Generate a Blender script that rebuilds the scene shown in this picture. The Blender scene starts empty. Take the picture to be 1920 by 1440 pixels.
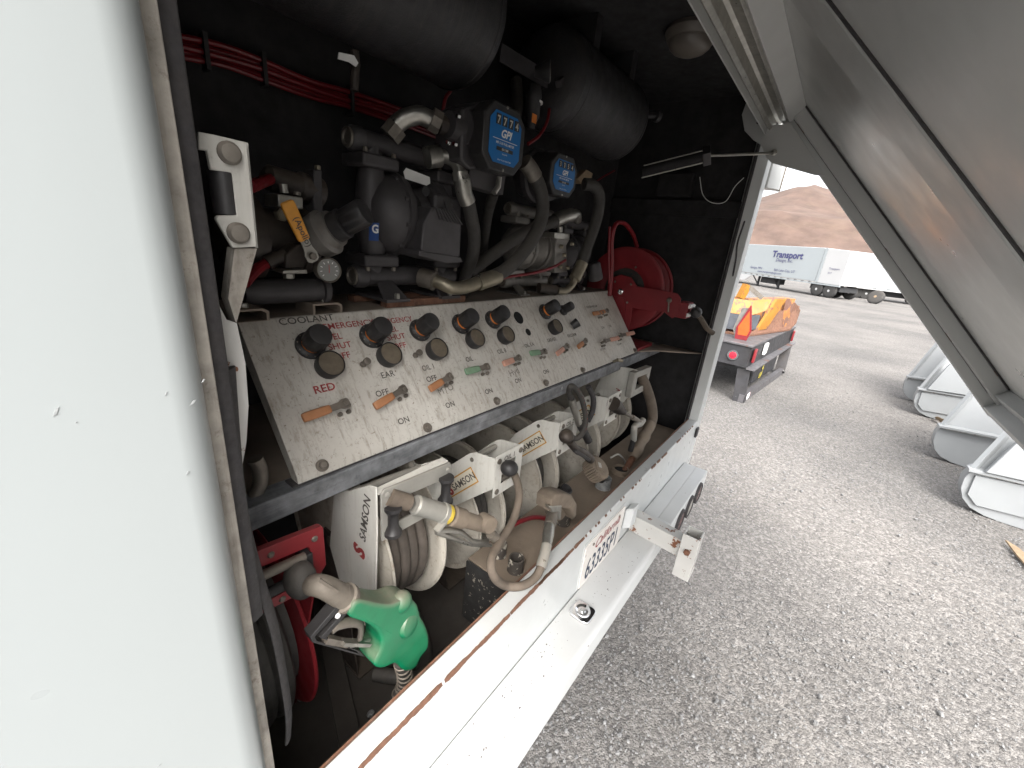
import bpy, math, random
from mathutils import Vector as V, Matrix as M
random.seed(7)
S = bpy.context.scene
# ---------------------------------------------------------------- camera, sky, sun, exposure
cam = bpy.data.objects.new('camera', bpy.data.cameras.new('camera'))
S.collection.objects.link(cam)
cam.data.sensor_width = 36
cam.data.lens = 14.475
cam.data.clip_start = 0.01
cam.data.clip_end = 5000
cam.matrix_world = M(((0.61304, 0.20829, -0.76210, 0), (-0.78427, 0.27699, -0.55516, -0.4),
                      (0.09546, 0.93802, 0.33317, 1.95), (0, 0, 0, 1)))
S.camera = cam
W = bpy.data.worlds.new('World'); S.world = W; W.use_nodes = True
SUN_EL, SUN_AZ = math.radians(50), math.radians(235)   # azimuth from +Y towards +X
nt = W.node_tree
sky = nt.nodes.new('ShaderNodeTexSky'); sky.sky_type = 'NISHITA'; sky.sun_disc = False
sky.sun_elevation = SUN_EL; sky.sun_rotation = SUN_AZ
sky.air_density = 1.0; sky.dust_density = 6.0; sky.ozone_density = 1.0
hs = nt.nodes.new('ShaderNodeHueSaturation'); hs.inputs['Saturation'].default_value = 0.2
nt.links.new(sky.outputs[0], hs.inputs['Color'])
nt.links.new(hs.outputs[0], nt.nodes['Background'].inputs[0])
nt.nodes['Background'].inputs[1].default_value = 0.15
sl = bpy.data.lights.new('sun', 'SUN'); sl.energy = .5; sl.angle = math.radians(60); sl.color = (1, .96, .9)
sun = bpy.data.objects.new('sun', sl); S.collection.objects.link(sun)
sd = V((math.sin(SUN_AZ) * math.cos(SUN_EL), math.cos(SUN_AZ) * math.cos(SUN_EL), math.sin(SUN_EL)))
sun.rotation_euler = sd.to_track_quat('Z', 'Y').to_euler(); sun.location = sd * 30
S.view_settings.view_transform = 'Standard'; S.view_settings.look = 'None'
S.view_settings.exposure = 2.05; S.view_settings.gamma = 1
S.cycles.use_denoising = True
S.cycles.max_bounces = 10; S.cycles.diffuse_bounces = 6; S.cycles.glossy_bounces = 4
S.cycles.sample_clamp_indirect = 6
# ---------------------------------------------------------------- helpers
def nrm(a): return V(a).normalized()
def frame(axis):
    z = nrm(axis); x = z.orthogonal().normalized(); return x, z.cross(x), z
class MB:
    def __init__(s): s.v = []; s.f = []
    def add(s, vs, fs):
        o = len(s.v); s.v += [V(p) for p in vs]; s.f += [[i + o for i in f] for f in fs]; return s
    def box(s, c, d, ax=None):
        c = V(c); e = ax or (V((1, 0, 0)), V((0, 1, 0)), V((0, 0, 1)))
        vs = [c + e[0] * (d[0] / 2 * i) + e[1] * (d[1] / 2 * j) + e[2] * (d[2] / 2 * k) for i in (-1, 1) for j in (-1, 1) for k in (-1, 1)]
        return s.add(vs, [(0, 1, 3, 2), (4, 6, 7, 5), (0, 4, 5, 1), (2, 3, 7, 6), (0, 2, 6, 4), (1, 5, 7, 3)])
    def bb(s, a, b):
        a, b = V(a), V(b); return s.box((a + b) / 2, [abs(b[i] - a[i]) for i in range(3)])
    def beam(s, p, q, w, h, up=(0, 0, 1)):
        p, q = V(p), V(q); z = (q - p); L = z.length; z.normalize()
        x = V(up).cross(z)
        if x.length < 1e-4: x = z.orthogonal()
        x.normalize(); y = z.cross(x)
        return s.box((p + q) / 2, (w, h, L), (x, y, z))
    def rings(s, R, closed=False, cap=True):
        n = len(R[0]); vs = [p for r in R for p in r]; fs = []
        m = len(R)
        for i in range(m if closed else m - 1):
            a, b = i * n, ((i + 1) % m) * n
            for j in range(n):
                k = (j + 1) % n; fs.append((a + j, a + k, b + k, b + j))
        if cap and not closed:
            fs.append(tuple(range(n - 1, -1, -1))); fs.append(tuple((m - 1) * n + j for j in range(n)))
        return s.add(vs, fs)
    def lathe(s, o, axis, prof, n=24):
        x, y, z = frame(axis); o = V(o)
        return s.rings([[o + z * t + (x * math.cos(2 * math.pi * j / n) + y * math.sin(2 * math.pi * j / n)) * max(r, 1e-5) for j in range(n)] for t, r in prof])
    def cyl(s, p, q, r, r2=None, n=20):
        p, q = V(p), V(q); L = (q - p).length
        return s.lathe(p, q - p, [(0, r), (L, r if r2 is None else r2)], n)
    def tube(s, pts, r, n=12, closed=False, flat=1.0, cap=True):
        P = [V(p) for p in pts]; R = []; m = len(P)
        u = None
        for i in range(m):
            t = (P[(i + 1) % m] - P[i - 1]) if closed else (P[min(i + 1, m - 1)] - P[max(i - 1, 0)])
            t.normalize()
            if u is None: u = t.orthogonal().normalized()
            u = (u - t * u.dot(t)).normalized(); w = t.cross(u)
            rr = r[i] if isinstance(r, (list, tuple)) else r
            R.append([P[i] + (u * math.cos(2 * math.pi * j / n) + w * (flat * math.sin(2 * math.pi * j / n))) * rr for j in range(n)])
        return s.rings(R, closed, cap)
    def prism(s, poly, vec):
        P = [V(p) for p in poly]; d = V(vec); n = len(P)
        return s.add(P + [p + d for p in P], [tuple(range(n - 1, -1, -1)), tuple(range(n, 2 * n))] + [(i, (i + 1) % n, n + (i + 1) % n, n + i) for i in range(n)])
    def frameplate(s, outer, inner, vec):
        A = [V(p) for p in outer]; B = [V(p) for p in inner]; n = len(A); d = V(vec)
        fs = []
        for i in range(n):
            k = (i + 1) % n
            fs += [(i, k, n + k, n + i), (2 * n + i, 3 * n + i, 3 * n + k, 2 * n + k), (i, 2 * n + i, 2 * n + k, k), (n + i, n + k, 3 * n + k, 3 * n + i)]
        return s.add(A + B + [p + d for p in A] + [p + d for p in B], fs)
    def hexb(s, o, axis, r, h): return s.lathe(o, axis, [(0, r), (h * .8, r), (h, r * .8)], 6)
    def ball(s, c, r, n=12, sc=(1, 1, 1)):
        c = V(c); R = []
        for i in range(1, n):
            a = math.pi * i / n
            R.append([c + V((math.sin(a) * math.cos(2 * math.pi * j / (2 * n)) * r * sc[0], math.sin(a) * math.sin(2 * math.pi * j / (2 * n)) * r * sc[1], math.cos(a) * r * sc[2])) for j in range(2 * n)])
        return s.rings(R)
    def torus(s, c, axis, Rr, r, n=36, m=10):
        x, y, z = frame(axis); c = V(c)
        return s.tube([c + (x * math.cos(2 * math.pi * i / n) + y * math.sin(2 * math.pi * i / n)) * Rr for i in range(n)], r, m, closed=True)
    def puff(s, outline, nv, half, rd, steps=5):
        """outline (3D, planar, ordered) swollen to +-half along nv with rounded rims of radius rd"""
        P = [V(p) for p in outline]; nv = nrm(nv); n = len(P)
        area = sum((P[i].cross(P[(i + 1) % n])).dot(nv) for i in range(n))
        inn = []
        for i in range(n):
            e1 = (P[i] - P[i - 1]).normalized(); e2 = (P[(i + 1) % n] - P[i]).normalized()
            a = nv.cross(e1); b = nv.cross(e2); m = (a + b)
            m = m.normalized() if m.length > 1e-6 else a
            inn.append(m * (1 if area > 0 else -1))
        R = []
        for k in range(-steps, steps + 1):
            a = math.pi / 2 * k / steps
            R.append([P[i] + inn[i] * (rd * (1 - math.cos(a))) + nv * ((half - rd * .6) * (1 if k > 0 else -1 if k < 0 else 0) * (abs(k) > 0) + rd * .6 * math.sin(a)) for i in range(n)])
        return s.rings(R)
def cr(pts, k=8):
    P = [V(p) for p in pts]; P = [P[0] * 2 - P[1]] + P + [P[-1] * 2 - P[-2]]; out = []
    for i in range(1, len(P) - 2):
        a, b, c, d = P[i - 1:i + 3]
        for j in range(k):
            t = j / k
            out.append(.5 * ((2 * b) + (c - a) * t + (2 * a - 5 * b + 4 * c - d) * t * t + (3 * b - a - 3 * c + d) * t ** 3))
    out.append(P[-2]); return out
def crc(pts, k=5):
    P = [V(p) for p in pts]; n = len(P)
    return cr(P[-2:] + P + P[:2], k)[2 * k:(n + 2) * k]
def wl(o):
    p = V((0, 0, 0))
    while o is not None: p += o.location; o = o.parent
    return p
def ob(name, mb, mt, parent=None, bev=0, ang=35, label=None, kind=None):
    me = bpy.data.meshes.new(name); off = wl(parent)
    me.from_pydata([tuple(p - off) for p in mb.v], [], mb.f); me.validate()
    me.polygons.foreach_set('use_smooth', [True] * len(me.polygons)); me.set_sharp_from_angle(angle=math.radians(ang))
    me.materials.append(mt)
    o = bpy.data.objects.new(name, me); S.collection.objects.link(o); o.parent = parent
    if bev:
        b = o.modifiers.new('bevel', 'BEVEL'); b.width = bev; b.segments = 2; b.limit_method = 'ANGLE'; b.angle_limit = math.radians(40)
        b.harden_normals = False
    if label: o['label'] = label
    if kind: o['kind'] = kind
    return o
def thing(name, label, cat, loc, group=None):
    o = bpy.data.objects.new(name, None); S.collection.objects.link(o); o.location = loc; o.empty_display_size = .05
    o['label'] = label; o['category'] = cat
    if group: o['group'] = group
    return o
def single(name, mb, mt, label, cat, group=None, bev=0, kind=None):
    o = ob(name, mb, mt, None, bev); o['label'] = label; o['category'] = cat
    if group: o['group'] = group
    return o
def text(s, o, u, v, size, mt, parent, off=.0008, bold=0.0, shear=0, name='lettering', align='LEFT', sx=1.0):
    """letters lying on the surface at o, running along u, upright along v"""
    c = bpy.data.curves.new(name, 'FONT'); c.body = s; c.size = 1; c.align_x = align; c.offset = bold; c.shear = shear; c.resolution_u = 3
    t = bpy.data.objects.new('tmp', c); S.collection.objects.link(t)
    me = bpy.data.meshes.new_from_object(t); S.collection.objects.unlink(t); bpy.data.objects.remove(t)
    u, v = nrm(u), nrm(v); n = u.cross(v); pl = wl(parent); o = V(o)
    for p in me.vertices: p.co = o + u * (p.co.x * size * sx) + v * (p.co.y * size) + n * off - pl
    me.materials.clear(); me.materials.append(mt); me.name = name
    q = bpy.data.objects.new(name, me); S.collection.objects.link(q); q.parent = parent; return q
# ---------------------------------------------------------------- materials
def mat(name, col, rough=.5, metal=0, var=.12, vs=9, dust=0, dcol=(.24, .19, .145), ds=7, chip=0, chcol=(.13, .065, .035), chs=35,
        streak=0, scol=(.09, .065, .045), sv=(70, 70, 5), bump=0, bs=80, spec=.5, up=1, sscale=1, n0=-.4):
    m = bpy.data.materials.new(name); m.use_nodes = True; t = m.node_tree; N = t.nodes; L = t.links; b = N['Principled BSDF']
    b.inputs['Metallic'].default_value = metal; b.inputs['Specular IOR Level'].default_value = spec
    tc = N.new('ShaderNodeTexCoord').outputs['Object']
    def noise(sc, det=5, vec=None, rg=.6):
        n = N.new('ShaderNodeTexNoise'); n.inputs['Scale'].default_value = sc; n.inputs['Detail'].default_value = det; n.inputs['Roughness'].default_value = rg
        L.new(vec or tc, n.inputs['Vector']); return n.outputs['Fac']
    def rng(x, a, bb, c=0., d=1.):
        n = N.new('ShaderNodeMapRange'); L.new(x, n.inputs[0]); n.inputs[1].default_value = a; n.inputs[2].default_value = bb; n.inputs[3].default_value = c; n.inputs[4].default_value = d; return n.outputs[0]
    def mix(f, a, bb):
        n = N.new('ShaderNodeMix'); n.data_type = 'RGBA'
        L.new(f, n.inputs['Factor'])
        for k, x in ((6, a), (7, bb)):
            if isinstance(x, tuple): n.inputs[k].default_value = (*x, 1)
            else: L.new(x, n.inputs[k])
        return n.outputs[2]
    def mul(a, bb):
        n = N.new('ShaderNodeMath'); n.operation = 'MULTIPLY'; n.use_clamp = True; L.new(a, n.inputs[0])
        if isinstance(bb, (int, float)): n.inputs[1].default_value = bb
        else: L.new(bb, n.inputs[1])
        return n.outputs[0]
    c = mix(rng(noise(vs), .3, .7), tuple(x * (1 - var) for x in col), tuple(min(1, x * (1 + var)) for x in col))
    rg = rng(noise(vs * 2.3), .3, .7, max(.05, rough - .1), min(1, rough + .12))
    if streak:
        mp = N.new('ShaderNodeMapping'); mp.inputs['Scale'].default_value = sv; L.new(tc, mp.inputs[0])
        c = mix(mul(rng(noise(1, 6, mp.outputs[0], .7), .5, .72), streak), c, scol)
        c = mix(mul(rng(noise(55 * sscale, 8, None, .75), .56, .68), streak), c, scol)
    if chip: c = mix(rng(noise(chs, 7, None, .65), chip, chip + .015), c, chcol)
    if dust:
        g = N.new('ShaderNodeNewGeometry'); sp = N.new('ShaderNodeSeparateXYZ'); L.new(g.outputs['Normal'], sp.inputs[0])
        a = rng(sp.outputs[2], n0, .9, 1 - up, 1)
        c = mix(mul(mul(a, rng(noise(ds, 6, None, .65), .25, .7, .35, 1)), dust), c, dcol)
    L.new(c, b.inputs['Base Color']); L.new(rg, b.inputs['Roughness'])
    if bump:
        bn = N.new('ShaderNodeBump'); bn.inputs['Strength'].default_value = bump; bn.inputs['Distance'].default_value = .002
        L.new(noise(bs, 6), bn.inputs['Height']); L.new(bn.outputs[0], b.inputs['Normal'])
    return m
D = dict(dust=.75, up=.7)
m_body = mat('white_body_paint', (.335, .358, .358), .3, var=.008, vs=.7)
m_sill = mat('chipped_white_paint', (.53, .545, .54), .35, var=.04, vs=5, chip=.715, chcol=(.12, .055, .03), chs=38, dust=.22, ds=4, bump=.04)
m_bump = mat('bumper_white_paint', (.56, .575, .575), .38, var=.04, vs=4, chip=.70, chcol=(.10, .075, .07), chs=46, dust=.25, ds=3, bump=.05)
m_rustw = mat('rusting_white_paint', (.50, .49, .465), .45, var=.05, chip=.59, chcol=(.17, .065, .03), chs=26, bump=.3, bs=60)
m_jamb = mat('dirty_foam_tape', (.36, .33, .29), .85, var=.3, vs=30, streak=.7, scol=(.13, .1, .08), bump=.6, bs=90)
m_rub = mat('black_rubber', (.018, .018, .022), .75, var=.4, vs=60, dust=.3, up=.35, dcol=(.16, .14, .125), ds=40, bump=.4, bs=200)
m_wall = mat('black_textured_coating', (.02, .02, .022), .8, var=.4, vs=14, dust=.25, up=.3, dcol=(.06, .052, .045), ds=5, bump=.7, bs=260, spec=.25)
m_floor = mat('dirty_black_floor', (.022, .019, .016), .85, var=.5, vs=8, dust=.5, up=.9, dcol=(.05, .04, .032), bump=.5, bs=50)
m_tank = mat('black_tank_paint', (.02, .02, .023), .5, var=.5, vs=14, dust=.35, up=.5, dcol=(.055, .05, .045), ds=25, bump=.8, bs=240, streak=.22, scol=(.10, .085, .07), sv=(60, 6, 6))
m_panel = mat('stained_white_panel', (.545, .535, .50), .6, var=.14, vs=5, streak=.75, scol=(.17, .14, .11), sv=(90, 30, 12), dust=.42, up=.35, dcol=(.29, .22, .155), ds=3.2, sscale=1.8, chip=.645, chcol=(.14, .11, .085), chs=130)
m_ptop = mat('dusty_shelf_top', (.22, .18, .145), .85, var=.25, vs=9, dust=.5, dcol=(.17, .125, .09), bump=.3)
m_rail = mat('worn_grey_rail', (.165, .17, .178), .5, var=.45, vs=26, streak=.55, scol=(.035, .035, .04), chip=.67, chcol=(.4, .4, .4), chs=24, sv=(5, 60, 60))
m_knob = mat('black_plastic', (.012, .012, .014), .5, var=.3, vs=30, dust=.3, up=.6, dcol=(.085, .075, .065), ds=20)
m_or = mat('orange_ring', (.55, .16, .02), .5, var=.15, vs=40)
m_dustface = mat('dusty_gauge_glass', (.11, .088, .062), .7, var=.18, vs=60)
m_handle = mat('orange_vinyl', (.35, .14, .045), .6, var=.2, vs=40, dust=.5, up=.5, dcol=(.36, .2, .13), ds=30)
m_handle2 = mat('bright_orange_vinyl', (.62, .27, .03), .5, var=.15, vs=40, dust=.25)
m_pink = mat('faded_salmon_vinyl', (.48, .24, .17), .6, var=.2, vs=40, dust=.4, dcol=(.4, .3, .25))
m_green = mat('faded_green_vinyl', (.13, .25, .15), .6, var=.2, vs=40, dust=.5, dcol=(.25, .28, .2))
m_steel = mat('zinc_steel', (.36, .35, .32), .36, .85, var=.2, vs=30, dust=.35, dcol=(.22, .19, .15), bump=.1)
m_dsteel = mat('dull_dark_steel', (.17, .155, .135), .55, .6, var=.3, vs=30, dust=.5, bump=.2)
m_brass = mat('yellowed_zinc', (.25, .225, .17), .45, .75, var=.2, vs=30, dust=.3)
m_chrome = mat('chrome', (.8, .8, .8), .12, 1, var=.05)
m_pump = mat('dark_cast_aluminium', (.05, .047, .05), .55, .25, var=.2, vs=18, dust=.35, up=.6, dcol=(.085, .076, .07), bump=.25, bs=120)
m_alu = mat('dirty_cast_aluminium', (.20, .19, .175), .5, .4, var=.3, vs=14, dust=.4, dcol=(.13, .1, .08), bump=.2)
m_oily = mat('oily_brown_metal', (.032, .026, .023), .5, .3, var=.5, vs=20, dust=.35, bump=.25)
m_hose = mat('dusty_black_hose', (.020, .019, .018), .7, var=.3, vs=30, dust=.5, up=.75, dcol=(.12, .105, .088), ds=18, bump=.25, bs=150)
m_hose2 = mat('tan_dust_hose', (.075, .06, .048), .8, var=.35, vs=25, dust=.8, up=.4, dcol=(.165, .128, .095), ds=22, bump=.3, bs=120)
m_red = mat('red_enamel', (.18, .007, .012), .5, var=.15, vs=10, dust=.18, dcol=(.2, .1, .09))
m_redl = mat('red_air_line', (.15, .006, .010), .4, var=.15, vs=20)
m_reel = mat('dirty_white_reel', (.50, .475, .42), .5, var=.15, vs=8, streak=.7, scol=(.17, .125, .085), sv=(20, 20, 20), dust=.4, up=.45, dcol=(.36, .28, .20), ds=6, chip=.72, chcol=(.1, .07, .05), bump=.1)
m_arm = mat('white_reel_arm', (.63, .625, .585), .4, var=.08, vs=9, streak=.3, scol=(.25, .2, .15), dust=.35, up=.6, dcol=(.42, .35, .27), ds=9, chip=.74, chcol=(.12, .08, .06))
m_grey = mat('grey_guide_frame', (.30, .295, .27), .55, .3, var=.15, vs=15, dust=.5, dcol=(.33, .28, .22))
m_tankt = mat('dust_caked_tank_top', (.22, .172, .13), .9, var=.3, vs=6, dust=.6, dcol=(.22, .175, .13), ds=9, chip=.70, chcol=(.1, .05, .03), chs=12, bump=.5, bs=60)
m_tanks = mat('speckled_black_tank', (.025, .024, .023), .7, var=.4, chip=.62, chcol=(.3, .27, .22), chs=70, bump=.4)
m_nozg = mat('green_nozzle_cover', (.0, .13, .054), .45, var=.2, vs=14, dust=1.0, up=1.0, n0=-.08, dcol=(.20, .168, .13), ds=16)
m_nozm = mat('dusty_nozzle_metal', (.16, .14, .115), .65, .3, var=.3, vs=25, dust=.6, up=.6, dcol=(.21, .175, .14), bump=.3)
m_taup = mat('taupe_dust_plastic', (.14, .11, .082), .85, var=.3, vs=25, dust=.65, up=.6, dcol=(.21, .168, .127), bump=.4)
m_blue = mat('blue_meter_face', (.0, .115, .34), .45, var=.05)
m_navy = mat('navy_label', (.01, .05, .2), .4)
m_wht = mat('white_print', (.7, .7, .68), .6, var=.05)
m_blk = mat('black_print', (.075, .066, .058), .7, var=.4, vs=60)
m_redp = mat('red_print', (.27, .035, .035), .7, var=.35, vs=60)
m_rust = mat('rusty_steel', (.13, .06, .035), .8, .1, var=.4, vs=30, bump=.5, streak=.4, scol=(.3, .2, .15))
m_door = mat('grey_door_paint', (.47, .475, .465), .42, .1, var=.04, vs=4)
m_doors = mat('glossy_door_skin', (.55, .555, .54), .37, .6, var=.03, vs=3)
m_white = mat('plain_white', (.7, .7, .69), .5, var=.05)
m_lens = mat('dome_lens', (.10, .09, .08), .4, dust=.6, up=.4, dcol=(.2, .17, .14))
m_tan = mat('tan_wood', (.24, .175, .11), .8, var=.2, vs=20)
# ---------------------------------------------------------------- ground, hill
def gravel_mat():
    m = bpy.data.materials.new('gravel'); m.use_nodes = True; t = m.node_tree; N = t.nodes; L = t.links; b = N['Principled BSDF']
    tc = N.new('ShaderNodeTexCoord').outputs['Object']
    def nz(sc, det=6, rg=.6):
        n = N.new('ShaderNodeTexNoise'); n.inputs['Scale'].default_value = sc; n.inputs['Detail'].default_value = det; n.inputs['Roughness'].default_value = rg; L.new(tc, n.inputs['Vector']); return n.outputs['Fac']
    def ramp(x, stops):
        r = N.new('ShaderNodeValToRGB'); L.new(x, r.inputs[0]); e = r.color_ramp.elements
        e[0].position, e[0].color = stops[0][0], (*stops[0][1], 1); e[1].position, e[1].color = stops[-1][0], (*stops[-1][1], 1)
        for p, c in stops[1:-1]: q = e.new(p); q.color = (*c, 1)
        return r.outputs[0]
    def mix(f, a, bb, mode='MIX'):
        n = N.new('ShaderNodeMix'); n.data_type = 'RGBA'; n.blend_type = mode
        if isinstance(f, float): n.inputs[0].default_value = f
        else: L.new(f, n.inputs[0])
        L.new(a, n.inputs[6]); L.new(bb, n.inputs[7]); return n.outputs[2]
    v1 = N.new('ShaderNodeTexVoronoi'); v1.inputs['Scale'].default_value = 130; L.new(tc, v1.inputs['Vector'])
    v2 = N.new('ShaderNodeTexVoronoi'); v2.inputs['Scale'].default_value = 60; L.new(tc, v2.inputs['Vector'])
    s1 = N.new('ShaderNodeSeparateColor'); L.new(v1.outputs['Color'], s1.inputs[0])
    s2 = N.new('ShaderNodeSeparateColor'); L.new(v2.outputs['Color'], s2.inputs[0])
    base = ramp(nz(1.3), [(.3, (.19, .17, .15)), (.55, (.235, .215, .195)), (.75, (.28, .26, .24))])
    st = ramp(s1.outputs[0], [(0, (.07, .067, .065)), (.5, (.20, .19, .178)), (1, (.42, .40, .375))])
    st2 = ramp(s2.outputs[1], [(0, (.13, .12, .115)), (.6, (.23, .21, .19)), (1, (.42, .39, .36))])
    c = mix(.55, base, st); c = mix(nz(9), c, st2)
    big = ramp(nz(.35, 4), [(.35, (.55, .565, .585)), (.65, (.80, .81, .82))])
    c = mix(1.0, c, big, 'MULTIPLY')
    L.new(c, b.inputs['Base Color']); b.inputs['Roughness'].default_value = .9; b.inputs['Specular IOR Level'].default_value = .2
    mt = N.new('ShaderNodeMath'); mt.operation = 'ADD'; L.new(v1.outputs['Distance'], mt.inputs[0]); L.new(v2.outputs['Distance'], mt.inputs[1])
    m2 = N.new('ShaderNodeMath'); m2.operation = 'ADD'; L.new(mt.outputs[0], m2.inputs[0]); L.new(nz(140, 3), m2.inputs[1])
    bn = N.new('ShaderNodeBump'); bn.invert = True; bn.inputs['Strength'].default_value = .6; bn.inputs['Distance'].default_value = .010
    L.new(m2.outputs[0], bn.inputs['Height']); L.new(bn.outputs[0], b.inputs['Normal'])
    return m
m_grav = gravel_mat()
g = MB(); gx = [-300, -20, -3, 0] + [i * .5 for i in range(1, 25)] + [14, 18, 25, 40, 80, 200, 900]; gy = [-700, -60, -20, -8] + [-6 + i * .5 for i in range(0, 17)] + [4, 8, 20, 60, 700]
nx, ny = len(gx), len(gy)
def gz(x, y): return .012 * math.sin(x * 1.7 + y) * math.sin(y * 1.3 - x * .4) if abs(x) < 12 and abs(y) < 6 else 0
g.add([(x, y, gz(x, y) - .008) for x in gx for y in gy], [(i * ny + j, (i + 1) * ny + j, (i + 1) * ny + j + 1, i * ny + j + 1) for i in range(nx - 1) for j in range(ny - 1)])
o = ob('ground', g, m_grav); o['kind'] = 'structure'
# loose stones lying on the gravel
rs = random.Random(3); g = MB()
def stone(g, x, y, r, rs):
    z = r * .25; vs = []; q = rs.random() * 6.3
    for k, (h, s) in enumerate(((-.45, .7), (.1, 1.), (.5, .6))):
        for j in range(5):
            a = q + j * 1.257 + rs.uniform(-.3, .3); rr = r * s * rs.uniform(.65, 1.15)
            vs.append((x + math.cos(a) * rr, y + math.sin(a) * rr * .8, z + h * r * rs.uniform(.8, 1.1)))
    fs = [(j, (j + 1) % 5, 5 + (j + 1) % 5, 5 + j) for j in range(5)] + [(5 + j, 5 + (j + 1) % 5, 10 + (j + 1) % 5, 10 + j) for j in range(5)] + [(10, 11, 12, 13, 14)]
    g.add(vs, fs)
n = 0
while n < 30000:
    x = .6 + rs.random() ** 1.5 * 9; y = rs.uniform(-2.6, .9)
    if x < 1.2 and y > .1: continue
    if (math.sin(x * 2.1 + y * 3) + math.sin(x * .9 - y * 1.7)) < rs.uniform(-2.2, 1.2): continue
    stone(g, x, y, min(.018, .003 + rs.expovariate(1 / .002)), rs); n += 1
m_stone = mat('stone_chips', (.18, .178, .175), .9, var=.6, vs=45)
o = ob('loose_gravel', g, m_stone, ang=20); o['kind'] = 'stuff'; o['label'] = 'loose grey and tan stone chips scattered over the gravel yard'; o['category'] = 'gravel'
# hill: a real height field far beyond the yard
def hill_mat():
    m = mat('desert_hillside', (.098, .064, .05), .95, var=.3, vs=.06, streak=.3, scol=(.14, .105, .07), sv=(.05, .05, .05), sscale=.006)
    return m
g = MB(); HX = [260 + i * 9 for i in range(60)]; HY = [-420 + i * 12 for i in range(75)]
def fb(x, y):
    return sum(math.sin(x * .013 * 1.9 ** k + k * 1.7 + .6 * math.sin(y * .02 * 1.7 ** k)) * math.cos(y * .011 * 1.9 ** k + k * 2.3) / 1.75 ** k for k in range(6))
def hz(x, y):
    d = max(0, x - 265); r = 1 - abs(y - 52) / 300
    ridge = max(0, r) ** 1.25
    pk = 78 * ridge * math.exp(-((x - 560) / 170) ** 2)
    sh = 14 * math.exp(-((x - 380) / 70) ** 2)
    return (pk + sh) * min(1, d / 120) * (1 + .10 * fb(x, y)) + .9 * fb(x * 4, y * 4) * min(1, d / 60) - .5
ny = len(HY)
g.add([(x, y, hz(x, y)) for x in HX for y in HY], [(i * ny + j, (i + 1) * ny + j, (i + 1) * ny + j + 1, i * ny + j + 1) for i in range(len(HX) - 1) for j in range(ny - 1)])
o = ob('hill', g, hill_mat(), ang=180); o['kind'] = 'structure'
# ---------------------------------------------------------------- the service truck body
truck = thing('service_truck', 'white service truck body with an open black equipment compartment at its rear', 'truck', (0, 0, 0))
X0, X1, YB, ZC, ZF = .118, 2.35, .74, 2.66, .78
# closed rear panel left of the opening, its edge rolled round
pr = [(-1.2, 0)] + [(.112 - .03 + .03 * math.sin(a * math.pi / 12), .03 - .03 * math.cos(a * math.pi / 12)) for a in range(7)] + [(.112, .045), (-1.2, .045)]
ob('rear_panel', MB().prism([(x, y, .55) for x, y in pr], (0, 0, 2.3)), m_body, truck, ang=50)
ob('jamb_tape', MB().bb((.094, .0455, .9), (.1285, .062, 2.62)), m_jamb, truck, .002)
ob('left_wall', MB().bb((.09, .063, ZF), (.1125, YB, ZC)), m_wall, truck)
ob('back_wall', MB().bb((.09, YB, ZF), (X1 + .05, YB + .02, ZC)), m_wall, truck)
ob('right_wall', MB().bb((X1, .05, ZF), (X1 + .02, YB - .002, ZC)), m_wall, truck)
ob('wall_rib', MB().bb((X1 - .025, .06, 2.14), (X1 - .001, YB - .005, 2.215)), m_wall, truck, .004)
ob('ceiling', MB().bb((.09, .03, ZC), (X1 + .05, YB + .02, ZC + .02)), m_wall, truck)
ob('floor', MB().bb((.09, .047, ZF - .02), (X1 + .05, YB + .02, ZF)), m_floor, truck)
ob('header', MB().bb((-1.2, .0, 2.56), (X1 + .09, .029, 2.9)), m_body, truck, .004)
# sill: flat ledge, vertical rear face, bumper top
ob('sill', MB().prism([(.02, 0.0, .83), (.02, 0.0, 1.095), (.02, .004, 1.10), (.02, .043, 1.10), (.02, .046, 1.097), (.02, .046, .83)], (2.285, 0, 0)), m_sill, truck)
ob('sill_edge_strip', MB().bb((.119, .0465, 1.06), (2.30, .0495, 1.1025)), m_rust, truck)
m_ding = mat('scuffed_undercoat', (.26, .27, .27), .7, var=.3, vs=200)
for (x, z), (lx, lz) in (((0.0196,-0.0006,1.8073)[::2], (.004, .006)), ((0.0965,-0.0006,1.7939)[::2], (.005, .004)), ((0.1060,-0.0006,1.8114)[::2], (.003, .003)), ((0.0841,-0.0006,1.7306)[::2], (.003, .003)), ((0.0803,-0.0006,1.8060)[::2], (.002, .003)), ((0.0276,-0.0006,1.7967)[::2], (.001, .001)), ((0.0177,-0.0006,1.4206)[::2], (.004, .002))):
    ob('paint_chip', MB().prism([(x - lx / 2, -.0005, z - lz / 2), (x, -.0005, z - lz * .35), (x + lx / 2, -.0005, z + lz / 2), (x + lx * .1, -.0005, z + lz * .4)], (0, .0004, 0)), m_ding, truck)
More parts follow.
